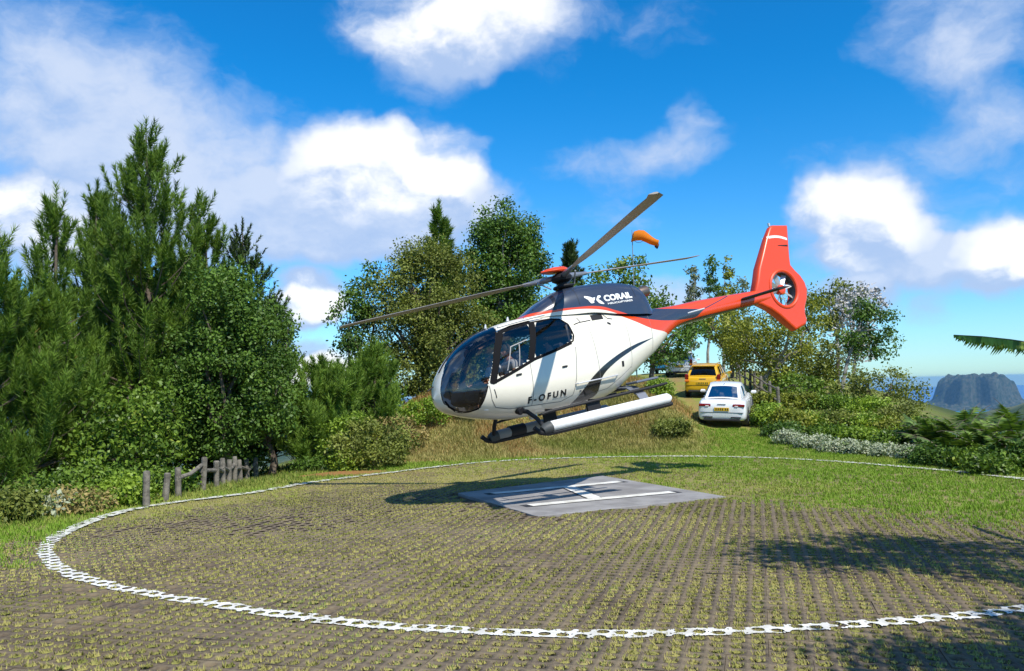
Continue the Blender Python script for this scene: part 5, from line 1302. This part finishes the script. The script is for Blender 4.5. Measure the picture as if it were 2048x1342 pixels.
def shrub(px, Y, hw, top, seed, label, lm='glossy', group=None, size=.09, per=90, ncl=40, name='shrub', cl=(.16, .30), dy=0):
    """rounded shrub rooted in the ground at distance Y"""
    k = Y/CAM_F; x = at(px, 900, Y).x; z0 = hz(x, Y); t = at(px, top, Y).z; hh = max(.15, (t-z0)/2)
    R = np.random.default_rng(seed+500); n = ncl; q = ell_points(R, n, hw*k, hw*k*.85, hh*1.05, .5); q[:, 2] += hh*.95; q = q[q[:, 2] > .03]; rad = R.uniform(*cl, len(q))
    V, F, tn = leaves_at(q, rad, per, size, R); ok = V.reshape(-1, 4, 3)[:, :, 2].min(1) > -.05
    V = V.reshape(-1, 4, 3)[ok].reshape(-1, 3); F = np.arange(len(V)).reshape(-1, 4)
    segs = [([Vector((0, 0, -.1)), Vector(c)*.5+Vector((0, 0, .02)), Vector(c)], [.018, .012, .005]) for c in q[R.permutation(len(q))[:7]]]
    return finish(name, x, Y, z0, tubes_np(segs, 5), (V, F, tn[ok]), LM[lm], M_bark, label, 'shrub', group, 'foliage')
def frond(R, base, az, el, L, droopk, nl, wd, n=22, hang=.30):
    """one arching frond: rachis points and leaflet triangles"""
    pts = [np.array(base, float)]; e = el; st = L/10
    for k in range(10):
        pts.append(pts[-1]+st*np.array([math.cos(az)*math.cos(e), math.sin(az)*math.cos(e), math.sin(e)])); e -= droopk*(k+1)/10
    pts = np.array(pts); u = np.repeat(np.linspace(.12, .99, n), 2); sg = np.tile([-1, 1], n); i = np.minimum((u*10).astype(int), 9); f_ = (u*10-i)[:, None]
    p = pts[i]*(1-f_)+pts[i+1]*f_; tan = unit(pts[i+1]-pts[i]); side = unit(np.cross(tan, [0, 0, 1.]))*sg[:, None]
    ln = nl*(1-u**8)**.5*R.uniform(.7, 1.15, len(u)) if hang > 1 else nl*np.sin(np.clip(u*1.05+.12, 0, 1)*PI)**.6*R.uniform(.85, 1.1, len(u)); d = unit(side+tan*.55+np.array([0, 0, -hang])+R.normal(0, .08, p.shape))
    tip = p+d*ln[:, None]; w_ = tan*wd/2
    V = np.stack([p-w_, p+w_, tip], 1).reshape(-1, 3)
    return [Vector(q) for q in pts], V
def palm(px, Y, top, R0, seed, label, nf=11, group=None, lm='palm', name='palm', stem=.25, L=None, basexy=None, extra=None, nl=.30, wd=.035, hang=.30):
    R = np.random.default_rng(seed)
    x, y = basexy if basexy else (at(px, 900, Y).x, Y); z0 = hz(x, y)-.05; g = G(); Vs = []; L = L or R0
    g.tube([(0, 0, -.1), (.02, 0, stem*.5), (0, .02, stem)], [.10, .08, .07], 8)
    spec = [(R.uniform(0, 2*PI), R.uniform(.55, 1.25), L*R.uniform(.75, 1.1), R.uniform(.12, .30)) for _ in range(nf)] if extra is None else extra
    for (az, el, l_, dk) in spec:
        pts, V = frond(R, (0, 0, stem), az, el, l_, dk, nl*l_/1.2, wd, int((16+8*l_)*(1 if hang < 1 else 2.2)), hang); g.tube(pts, [.014*(1-k/11)+.003 for k in range(11)], 4, cap=False); Vs.append(V)
    V = np.concatenate(Vs); F = np.arange(len(V)).reshape(-1, 3)
    return finish(name, x, y, z0, g, (V, F, R.random(len(F))), LM[lm], M_bark, label, 'palm' if 'palm' in name else 'fern', group, 'fronds')
# --- left grove
pine(292, 25.5, 250, 190, 1, 'tallest pine with a pointed crown above the log fence')
pine(112, 22.5, 388, 120, 2, 'open pine with few upswept tufted branches left of the tallest pine', dens=.85, clump=.8)
pine(195, 28, 372, 95, 3, 'slender pine half hidden behind the tallest pine')
pine(-12, 20.5, 452, 105, 4, 'pine cut by the frame edge at the far end of the grove')
pine(485, 30, 450, 100, 5, 'thin dark spire-topped conifer beside the gap in the trees', 'dark', nl=.14, slim=.9, clump=1.8, up=.7)
pine(548, 29, 608, 48, 6, 'narrow dark conifer edging the gap with the sea view', 'dark', nl=.14, clump=1.5, up=.7)
pine(408, 28.5, 430, 135, 7, 'pine leaning close behind the glossy leaved trees')
pine(40, 26, 560, 130, 8, 'bushy lower pine between the open pine and the frame edge')
pine(235, 27, 480, 150, 9, 'wide pine filling the grove behind the open pine')
pine(340, 26.8, 520, 130, 10, 'full skirted pine just right of the tallest pine')
broad(450, 24.2, [(455, 610, 72, 90, 0), (400, 740, 75, 90, -.4), (490, 720, 90, 110, .3), (440, 840, 85, 75, -.2), (540, 800, 45, 70, .2)], 11, 'dense dark glossy tree overhanging the log fence', 'deep', size=.105, per=190, ncl=210, trunk=(.16, 0), cl=(.28, .5))
broad(540, 26.5, [(540, 690, 52, 95, 0), (530, 800, 50, 70, 0), (500, 880, 40, 60, 0)], 12, 'deep green tree at the right edge of the grove', 'deep', size=.105, per=160, ncl=100, cl=(.26, .46))
broad(255, 21.2, [(260, 830, 90, 60, 0), (215, 900, 75, 55, -.2), (300, 905, 60, 50, -.3)], 13, 'pale trunked small tree with broad bright leaves left of the fence', 'glossy', size=.12, per=90, ncl=80, trunk=(.07, 0))
pine(75, 21.4, 600, 135, 14, 'full low pine at the foot of the open pine', first=.03, dens=1.1)
broad(330, 26.5, [(330, 800, 120, 120, 0), (300, 700, 90, 90, 0), (420, 900, 110, 70, .5)], 15, 'shaded understorey tree behind the fence posts', 'deep', size=.15, per=110, ncl=130)
broad(480, 28.5, [(440, 900, 70, 80, 0), (400, 880, 70, 90, .6)], 16, 'very dark low tree behind the far end of the fence', 'deep', size=.16, per=110, ncl=70)
shrub(20, 15.6, 52, 985, 21, 'olive brown twiggy shrub at the frame edge by the turf', 'olive', ncl=60)
shrub(150, 16.6, 62, 992, 22, 'straw yellow shrub spilling onto the turf', 'straw', ncl=55)
shrub(95, 16.2, 26, 1000, 23, 'small silver leaved plant between the brown and straw shrubs', 'silver', ncl=16, size=.12)
shrub(235, 17.6, 60, 965, 24, 'bright green bush at the foot of the first fence post', 'lime', ncl=50)
shrub(95, 17.8, 70, 955, 25, 'dark green bush behind the small silver plant', 'glossy', ncl=55)
shrub(190, 19.2, 70, 930, 26, 'leafy bush below the pale trunked small tree', 'glossy', ncl=60)
shrub(330, 19.4, 55, 945, 27, 'leafy green bush behind the second and third fence posts', 'glossy', ncl=55)
# --- middle grove
pine(645, 28, 738, 95, 31, 'bushy bright green young pine at the edge of the sea gap', 'pine_bright', first=.02, dens=1.5, nn=76, clump=1.6)
pine(605, 27, 825, 60, 32, 'small young pine below the bushy bright pine', 'pine_bright', first=.02, dens=1.6, clump=1.8)
pine(748, 29.5, 700, 58, 33, 'upright lime green young pine before the olive tree', 'pine_bright', first=.02, dens=1.6, nn=76, clump=1.7)
broad(718, 33, [(705, 640, 36, 80, 0), (735, 590, 30, 60, .4), (700, 730, 40, 80, 0), (735, 800, 70, 90, 0), (660, 880, 60, 70, .8)], 34, 'sparse dark tree on the left flank of the olive tree', 'deep', size=.13, per=130, ncl=120, cl=(.28, .5))
broad(850, 33.5, [(860, 580, 105, 90, 0), (800, 640, 80, 100, 0), (905, 690, 85, 110, 0), (820, 760, 100, 80, -.3), (850, 520, 60, 40, 0)], 35, 'large olive green tree with a fine dense crown', 'olive', size=.105, per=210, ncl=330, trunk=(.2, 0), cl=(.32, .6))
pine(878, 38, 415, 58, 36, 'dark pine top rising behind the olive tree', nl=.3, dens=.9)
broad(1010, 36, [(1010, 470, 62, 65, 0), (975, 530, 40, 70, 0), (1045, 540, 42, 75, 0), (1010, 600, 70, 50, 0)], 37, 'tall rounded dark green tree with a pale forked trunk', 'deep', size=.125, per=190, ncl=220, trunk=(.12, 0), bark=M_pale, cl=(.32, .55), limbs=22)
broad(985, 34.5, [(960, 680, 70, 70, 0), (1030, 690, 60, 60, 0), (900, 780, 70, 60, 0)], 38, 'dark understorey tree between the olive tree and the helicopter', 'deep', size=.15, per=110, ncl=100)
pine(1140, 43, 495, 40, 39, 'small dark pine top peeping out behind the rotor head', 'dark', first=.4)
broad(1225, 42, [(1225, 560, 42, 40, 0), (1265, 555, 36, 38, 0), (1180, 600, 50, 40, 0), (1290, 620, 55, 45, 0), (1240, 640, 60, 40, 0)], 40, 'loose mixed green tree behind the engine cowling', 'glossy', size=.17, per=90, ncl=90, cl=(.35, .6))
broad(1330, 37, [(1330, 690, 60, 45, 0), (1290, 660, 50, 50, .4), (1385, 650, 36, 26, .6)], 41, 'dark trunked tree below the root of the tail boom', 'deep', size=.14, per=90, ncl=70, trunk=(.14, -.2), basepx=1312, limbs=18)
broad(1085, 36, [(1085, 640, 55, 60, 0), (1120, 700, 60, 70, 0)], 42, 'bright green tree hidden mostly by the helicopter cabin', 'glossy', size=.15, per=90, ncl=60)
shrub(745, 24.6, 74, 845, 43, 'rounded yellowish bush at the foot of the bank', 'olive', ncl=90, per=110)
shrub(705, 25.6, 60, 830, 44, 'light green bush next to the yellowish bush', 'lime', ncl=60)
shrub(790, 27.6, 62, 835, 45, 'pale straw tussock bush on the bank', 'straw', ncl=60, size=.10)
shrub(700, 24.4, 40, 905, 46, 'low green bush beside the painted ring', 'lime', ncl=40)
shrub(860, 29.5, 60, 800, 47, 'bright bush on the top of the bank before the olive tree', 'lime', ncl=60)
shrub(940, 29.8, 45, 805, 48, 'dark green bush on the bank under the helicopter nose', 'olive', ncl=50)
shrub(1322, 32.2, 20, 762, 49, 'leafy shrub by the end of the skid', 'lime', ncl=50)
shrub(1345, 29.0, 34, 842, 50, 'low olive bush on the bank below the leafy shrub', 'olive', ncl=45)
shrub(640, 25.8, 50, 935, 52, 'shaded green bush at the red soil edge', 'deep', ncl=45)
# --- right side
for i, (px, top, hw, Y, lm, lab) in enumerate(((1385, 528, 26, 58, 'sage', 'thin grey green tree with a wispy crown behind the tail boom'), (1422, 505, 22, 60, 'deep', 'tall thin dark tree between the wispy and yellowish trees'), (1453, 515, 24, 57, 'yellow', 'tall thin yellowish tree next to the fin'), (1484, 552, 22, 62, 'sage', 'pale thin tree right beside the tail fan'))):
    broad(px, Y, [(px, top+30, hw*.35, 28, 0), (px+3, top+85, hw*.62, 45, 0), (px-2, top+140, hw*.6, 35, 0)], 60+i, lab, lm, size=.2, per=46, ncl=52, cl=(.22, .40), trunk=(.11, 0), bark=M_pale)
broad(1545, 41, [(1570, 680, 80, 70, 0), (1500, 670, 66, 45, .4), (1610, 630, 55, 55, .6), (1478, 715, 34, 34, 1.0), (1575, 750, 60, 40, 0)], 65, 'broad olive tree with a pale leaning trunk beside the white saloon', 'yellow', size=.14, per=110, ncl=120, trunk=(.16, .3), bark=M_pale, basepx=1512, cl=(.35, .6), fork=.45)
broad(1420, 50, [(1450, 650, 46, 36, 0), (1480, 690, 46, 46, 0), (1415, 625, 30, 26, 0)], 66, 'yellow green tree arching above the yellow hatchback', 'yellow', size=.17, per=90, ncl=64, basepx=1470, trunk=(.12, 0))
broad(1640, 44, [(1640, 700, 60, 70, 0), (1600, 750, 60, 60, 0), (1660, 770, 50, 50, 0)], 67, 'bright mottled tree right of the tail fin', 'olive', size=.16, per=90, ncl=80, trunk=(.13, 0))
broad(1680, 50, [(1690, 600, 42, 36, 0), (1650, 620, 36, 40, 0)], 68, 'small high crown showing above the bare pale tree', 'olive', size=.18, per=80, ncl=50, trunk=(.12, 0))
broad(1715, 47, [(1715, 610, 55, 45, 0), (1700, 680, 50, 50, 0)], 69, 'bare pale twiggy tree behind the leaning crowned tree', 'twig', size=.20, per=26, ncl=80, trunk=(.10, 0), bark=M_pale, limbs=40, cl=(.3, .5))
broad(1720, 39, [(1750, 650, 48, 32, 0), (1715, 690, 45, 26, 0), (1770, 690, 28, 22, 0), (1725, 620, 30, 22, .3)], 70, 'dark small tree on a bare pale stem leaning right over the hedge', 'deep', size=.14, per=80, ncl=56, trunk=(.09, .1), bark=M_pale, basepx=1682, fork=.62, limbs=14, cl=(.25, .42))
broad(1770, 37, [(1760, 780, 68, 60, 0), (1815, 800, 40, 45, 0), (1700, 800, 45, 50, 0)], 71, 'twiggy rounded tree in front of the far sea at the hedge', 'olive', size=.12, per=70, ncl=100, trunk=(.08, 0), cl=(.26, .45))
broad(1610, 38.5, [(1600, 800, 70, 50, 0), (1650, 810, 50, 40, 0)], 72, 'green thicket tree behind the roadside hedge', 'glossy', size=.14, per=100, ncl=80)
hedge = [(1600, 35.5, 46, 788, 'yellow', 'taller yellow green bush behind the second hedge bush'), (1665, 35, 50, 792, 'glossy', 'taller leafy bush behind the middle of the hedge'), (1735, 34, 50, 798, 'lime', 'taller light bush between the bare stem and the twiggy tree'), (1800, 32.5, 46, 812, 'olive', 'taller olive bush at the foot of the twiggy tree'), (1845, 30, 40, 838, 'glossy', 'leafy bush where the hedge drops to the slope'), (1540, 31.5, 40, 812, 'lime', 'bright yellow green rounded bush next to the white saloon'), (1585, 30.4, 40, 822, 'yellow', 'yellow tinged bush second along the hedge from the saloon'), (1632, 30.8, 44, 830, 'lime', 'light green bush third along the hedge'), (1685, 30.6, 46, 826, 'olive', 'olive green bush in the middle of the hedge'), (1735, 30.0, 46, 835, 'lime', 'dense light bush right of the olive hedge bush'), (1785, 29.2, 42, 842, 'yellow', 'yellowish bush near the lower end of the hedge'), (1830, 28.4, 42, 856, 'lime', 'last light green bush where the hedge meets the palms'), (1565, 29.2, 34, 850, 'deep', 'small dark bush at the foot of the bright yellow green bush'), (1660, 28.6, 44, 862, 'glossy', 'low leafy bush before the light green hedge bush'), (1725, 27.8, 44, 872, 'lime', 'low lime bush before the dense light hedge bush'), (1790, 26.6, 42, 884, 'glossy', 'low green bush behind the silver border'), (1530, 36, 30, 790, 'yellow', 'yellow leaved shrub by the foot of the pale leaning trunk'), (1500, 33.5, 16, 820, 'olive', 'small shrub squeezed between the saloon and the hedge')]
for i, (px, Y, hw, top, lm, lab) in enumerate(hedge): shrub(px, Y, hw, top, 80+i, lab, lm, ncl=60, per=90, size=.10)
for i in range(15):
    t = i/14; px = 1565+t*270; Y = 27.6-t*4.6+.25*math.sin(i*2.3)
    py = 878+t*48
    shrub(px, Y, 17+5*math.sin(i*1.7)**2, py-14-5*math.sin(i*2.1), 110+i, 'low silver leaved plant in the pale border below the hedge', 'silver', 'silver plants edging the hedge', size=.075, per=60, ncl=22, cl=(.10, .18), name='silver_plant')
pl = [(1870, 24.5, 1.5, 'pale stemmed palm at the start of the clump next to the hedge'), (1925, 23.5, 1.7, ''), (1985, 22.5, 1.8, ''), (2035, 21.8, 1.8, ''), (1895, 21.8, 1.4, ''), (1955, 21, 1.5, ''), (2020, 20.2, 1.6, ''), (2065, 20.8, 1.7, ''), (1850, 26, 1.5, ''), (2000, 25.5, 1.9, ''), (1930, 26.5, 1.8, ''), (1975, 24.0, 1.6, ''), (2050, 24.0, 1.9, ''), (1900, 24.8, 1.6, '')]
for i, (px, Y, L, lab) in enumerate(pl):
    palm(px, Y, 0, L*.82, 140+i, 'low arching palm in the clump at the edge of the slope', group='palms on the slope edge', nf=18, stem=.2, nl=.42, wd=.07)
for i, (px, Y, hw, top, lm, lab) in enumerate(((1880, 21.4, 48, 898, 'deep', 'dark leafy bush at the near end of the palm clump'), (1945, 20.4, 52, 900, 'glossy', 'glossy bush in front of the middle palms'), (2015, 19.8, 50, 900, 'deep', 'dark bush at the foot of the last palms'), (1985, 19.2, 40, 925, 'glossy', 'low leafy bush on the turf edge before the palms'), (2075, 19.3, 50, 880, 'deep', 'bush past the last palm at the frame edge'))):
    shrub(px, Y, hw, top, 160+i, lab, lm, ncl=60, per=90)
# tree standing beyond the right of the picture whose shade falls on the paving, and a tree fern reaching in
def shade_tree():
    R = np.random.default_rng(201); x, y = 9.6, 5.0; zb = hz(x, y); C = []
    for (cx, cy, cz, rx, ry, rz) in ((-.4, .6, 6.2, 1.9, 1.6, 1.3), (-2.2, 2.0, 6.0, 1.5, 1.0, .8), (.8, -1.2, 5.8, 1.8, 1.5, 1.2), (-1.6, -1.6, 5.4, 1.2, 1.2, .8), (-.3, -2.6, 5.5, 1.6, 1.2, .8), (-2.2, -2.9, 5.6, 1.2, .8, .6), (-3.3, -2.3, 5.4, 1.3, .8, .6), (1.6, .6, 6.0, 1.6, 1.6, 1.0)): C.append(ell_points(R, 34, rx, ry, rz, .3)+np.array([cx, cy, cz]))
    C = np.concatenate(C); crown = leaves_at(C, R.uniform(.35, .6, len(C)), 90, .15, R); fk = Vector((0, 0, 3.4)); segs = [([Vector((0, 0, -.2)), Vector((.1, .05, 1.8)), fk], [.2, .16, .14])]
    for i in R.permutation(len(C))[:18]: e = Vector(C[i]); segs.append(([fk, fk.lerp(e, .5)+Vector((0, 0, .2)), e], [.08, .05, .01]))
    finish('broadleaf_tree', x, y, zb, tubes_np(segs, 7), crown, LM['glossy'], M_bark, 'tree out of the picture casting shade over the corner of the paving')
shade_tree()
sp = [(PI+.02, .34, 3.10, .058)]+[(a, .75, 1.9, .22) for a in (-1.35, -.75, -.2, .35, .95, 1.45)]
palm(0, 0, 0, 0, 202, 'tree fern frond with hanging leaflets reaching in above the slope', name='tree_fern', stem=1.95, basexy=(7.75, 9.2), extra=sp, nl=.085, wd=.07, lm='lime', hang=1.3)
# ------------------------------------------------------------------ haze
def build_haze():
    m = bpy.data.materials.new('haze_air'); m.use_nodes = True; T = NT(m.node_tree); m.node_tree.nodes.clear(); out = T.n('ShaderNodeOutputMaterial')
    v = T.n('ShaderNodeVolumePrincipled'); v.inputs['Color'].default_value = (.30, .62, .98, 1); v.inputs['Density'].default_value = 2.8e-5; v.inputs['Anisotropy'].default_value = .2
    T.put(out.inputs['Volume'], v.outputs[0])
    V = [(x, y, z) for z in (-440, 30) for x, y in ((-46000, -46000), (46000, -46000), (46000, 46000), (-46000, 46000))]
    o = mobj('haze', V, [[3, 2, 1, 0], [4, 5, 6, 7]]+[[i, (i+1) % 4, 4+(i+1) % 4, 4+i] for i in range(4)], m, smooth=False); tag(o, kind='stuff')
build_haze()
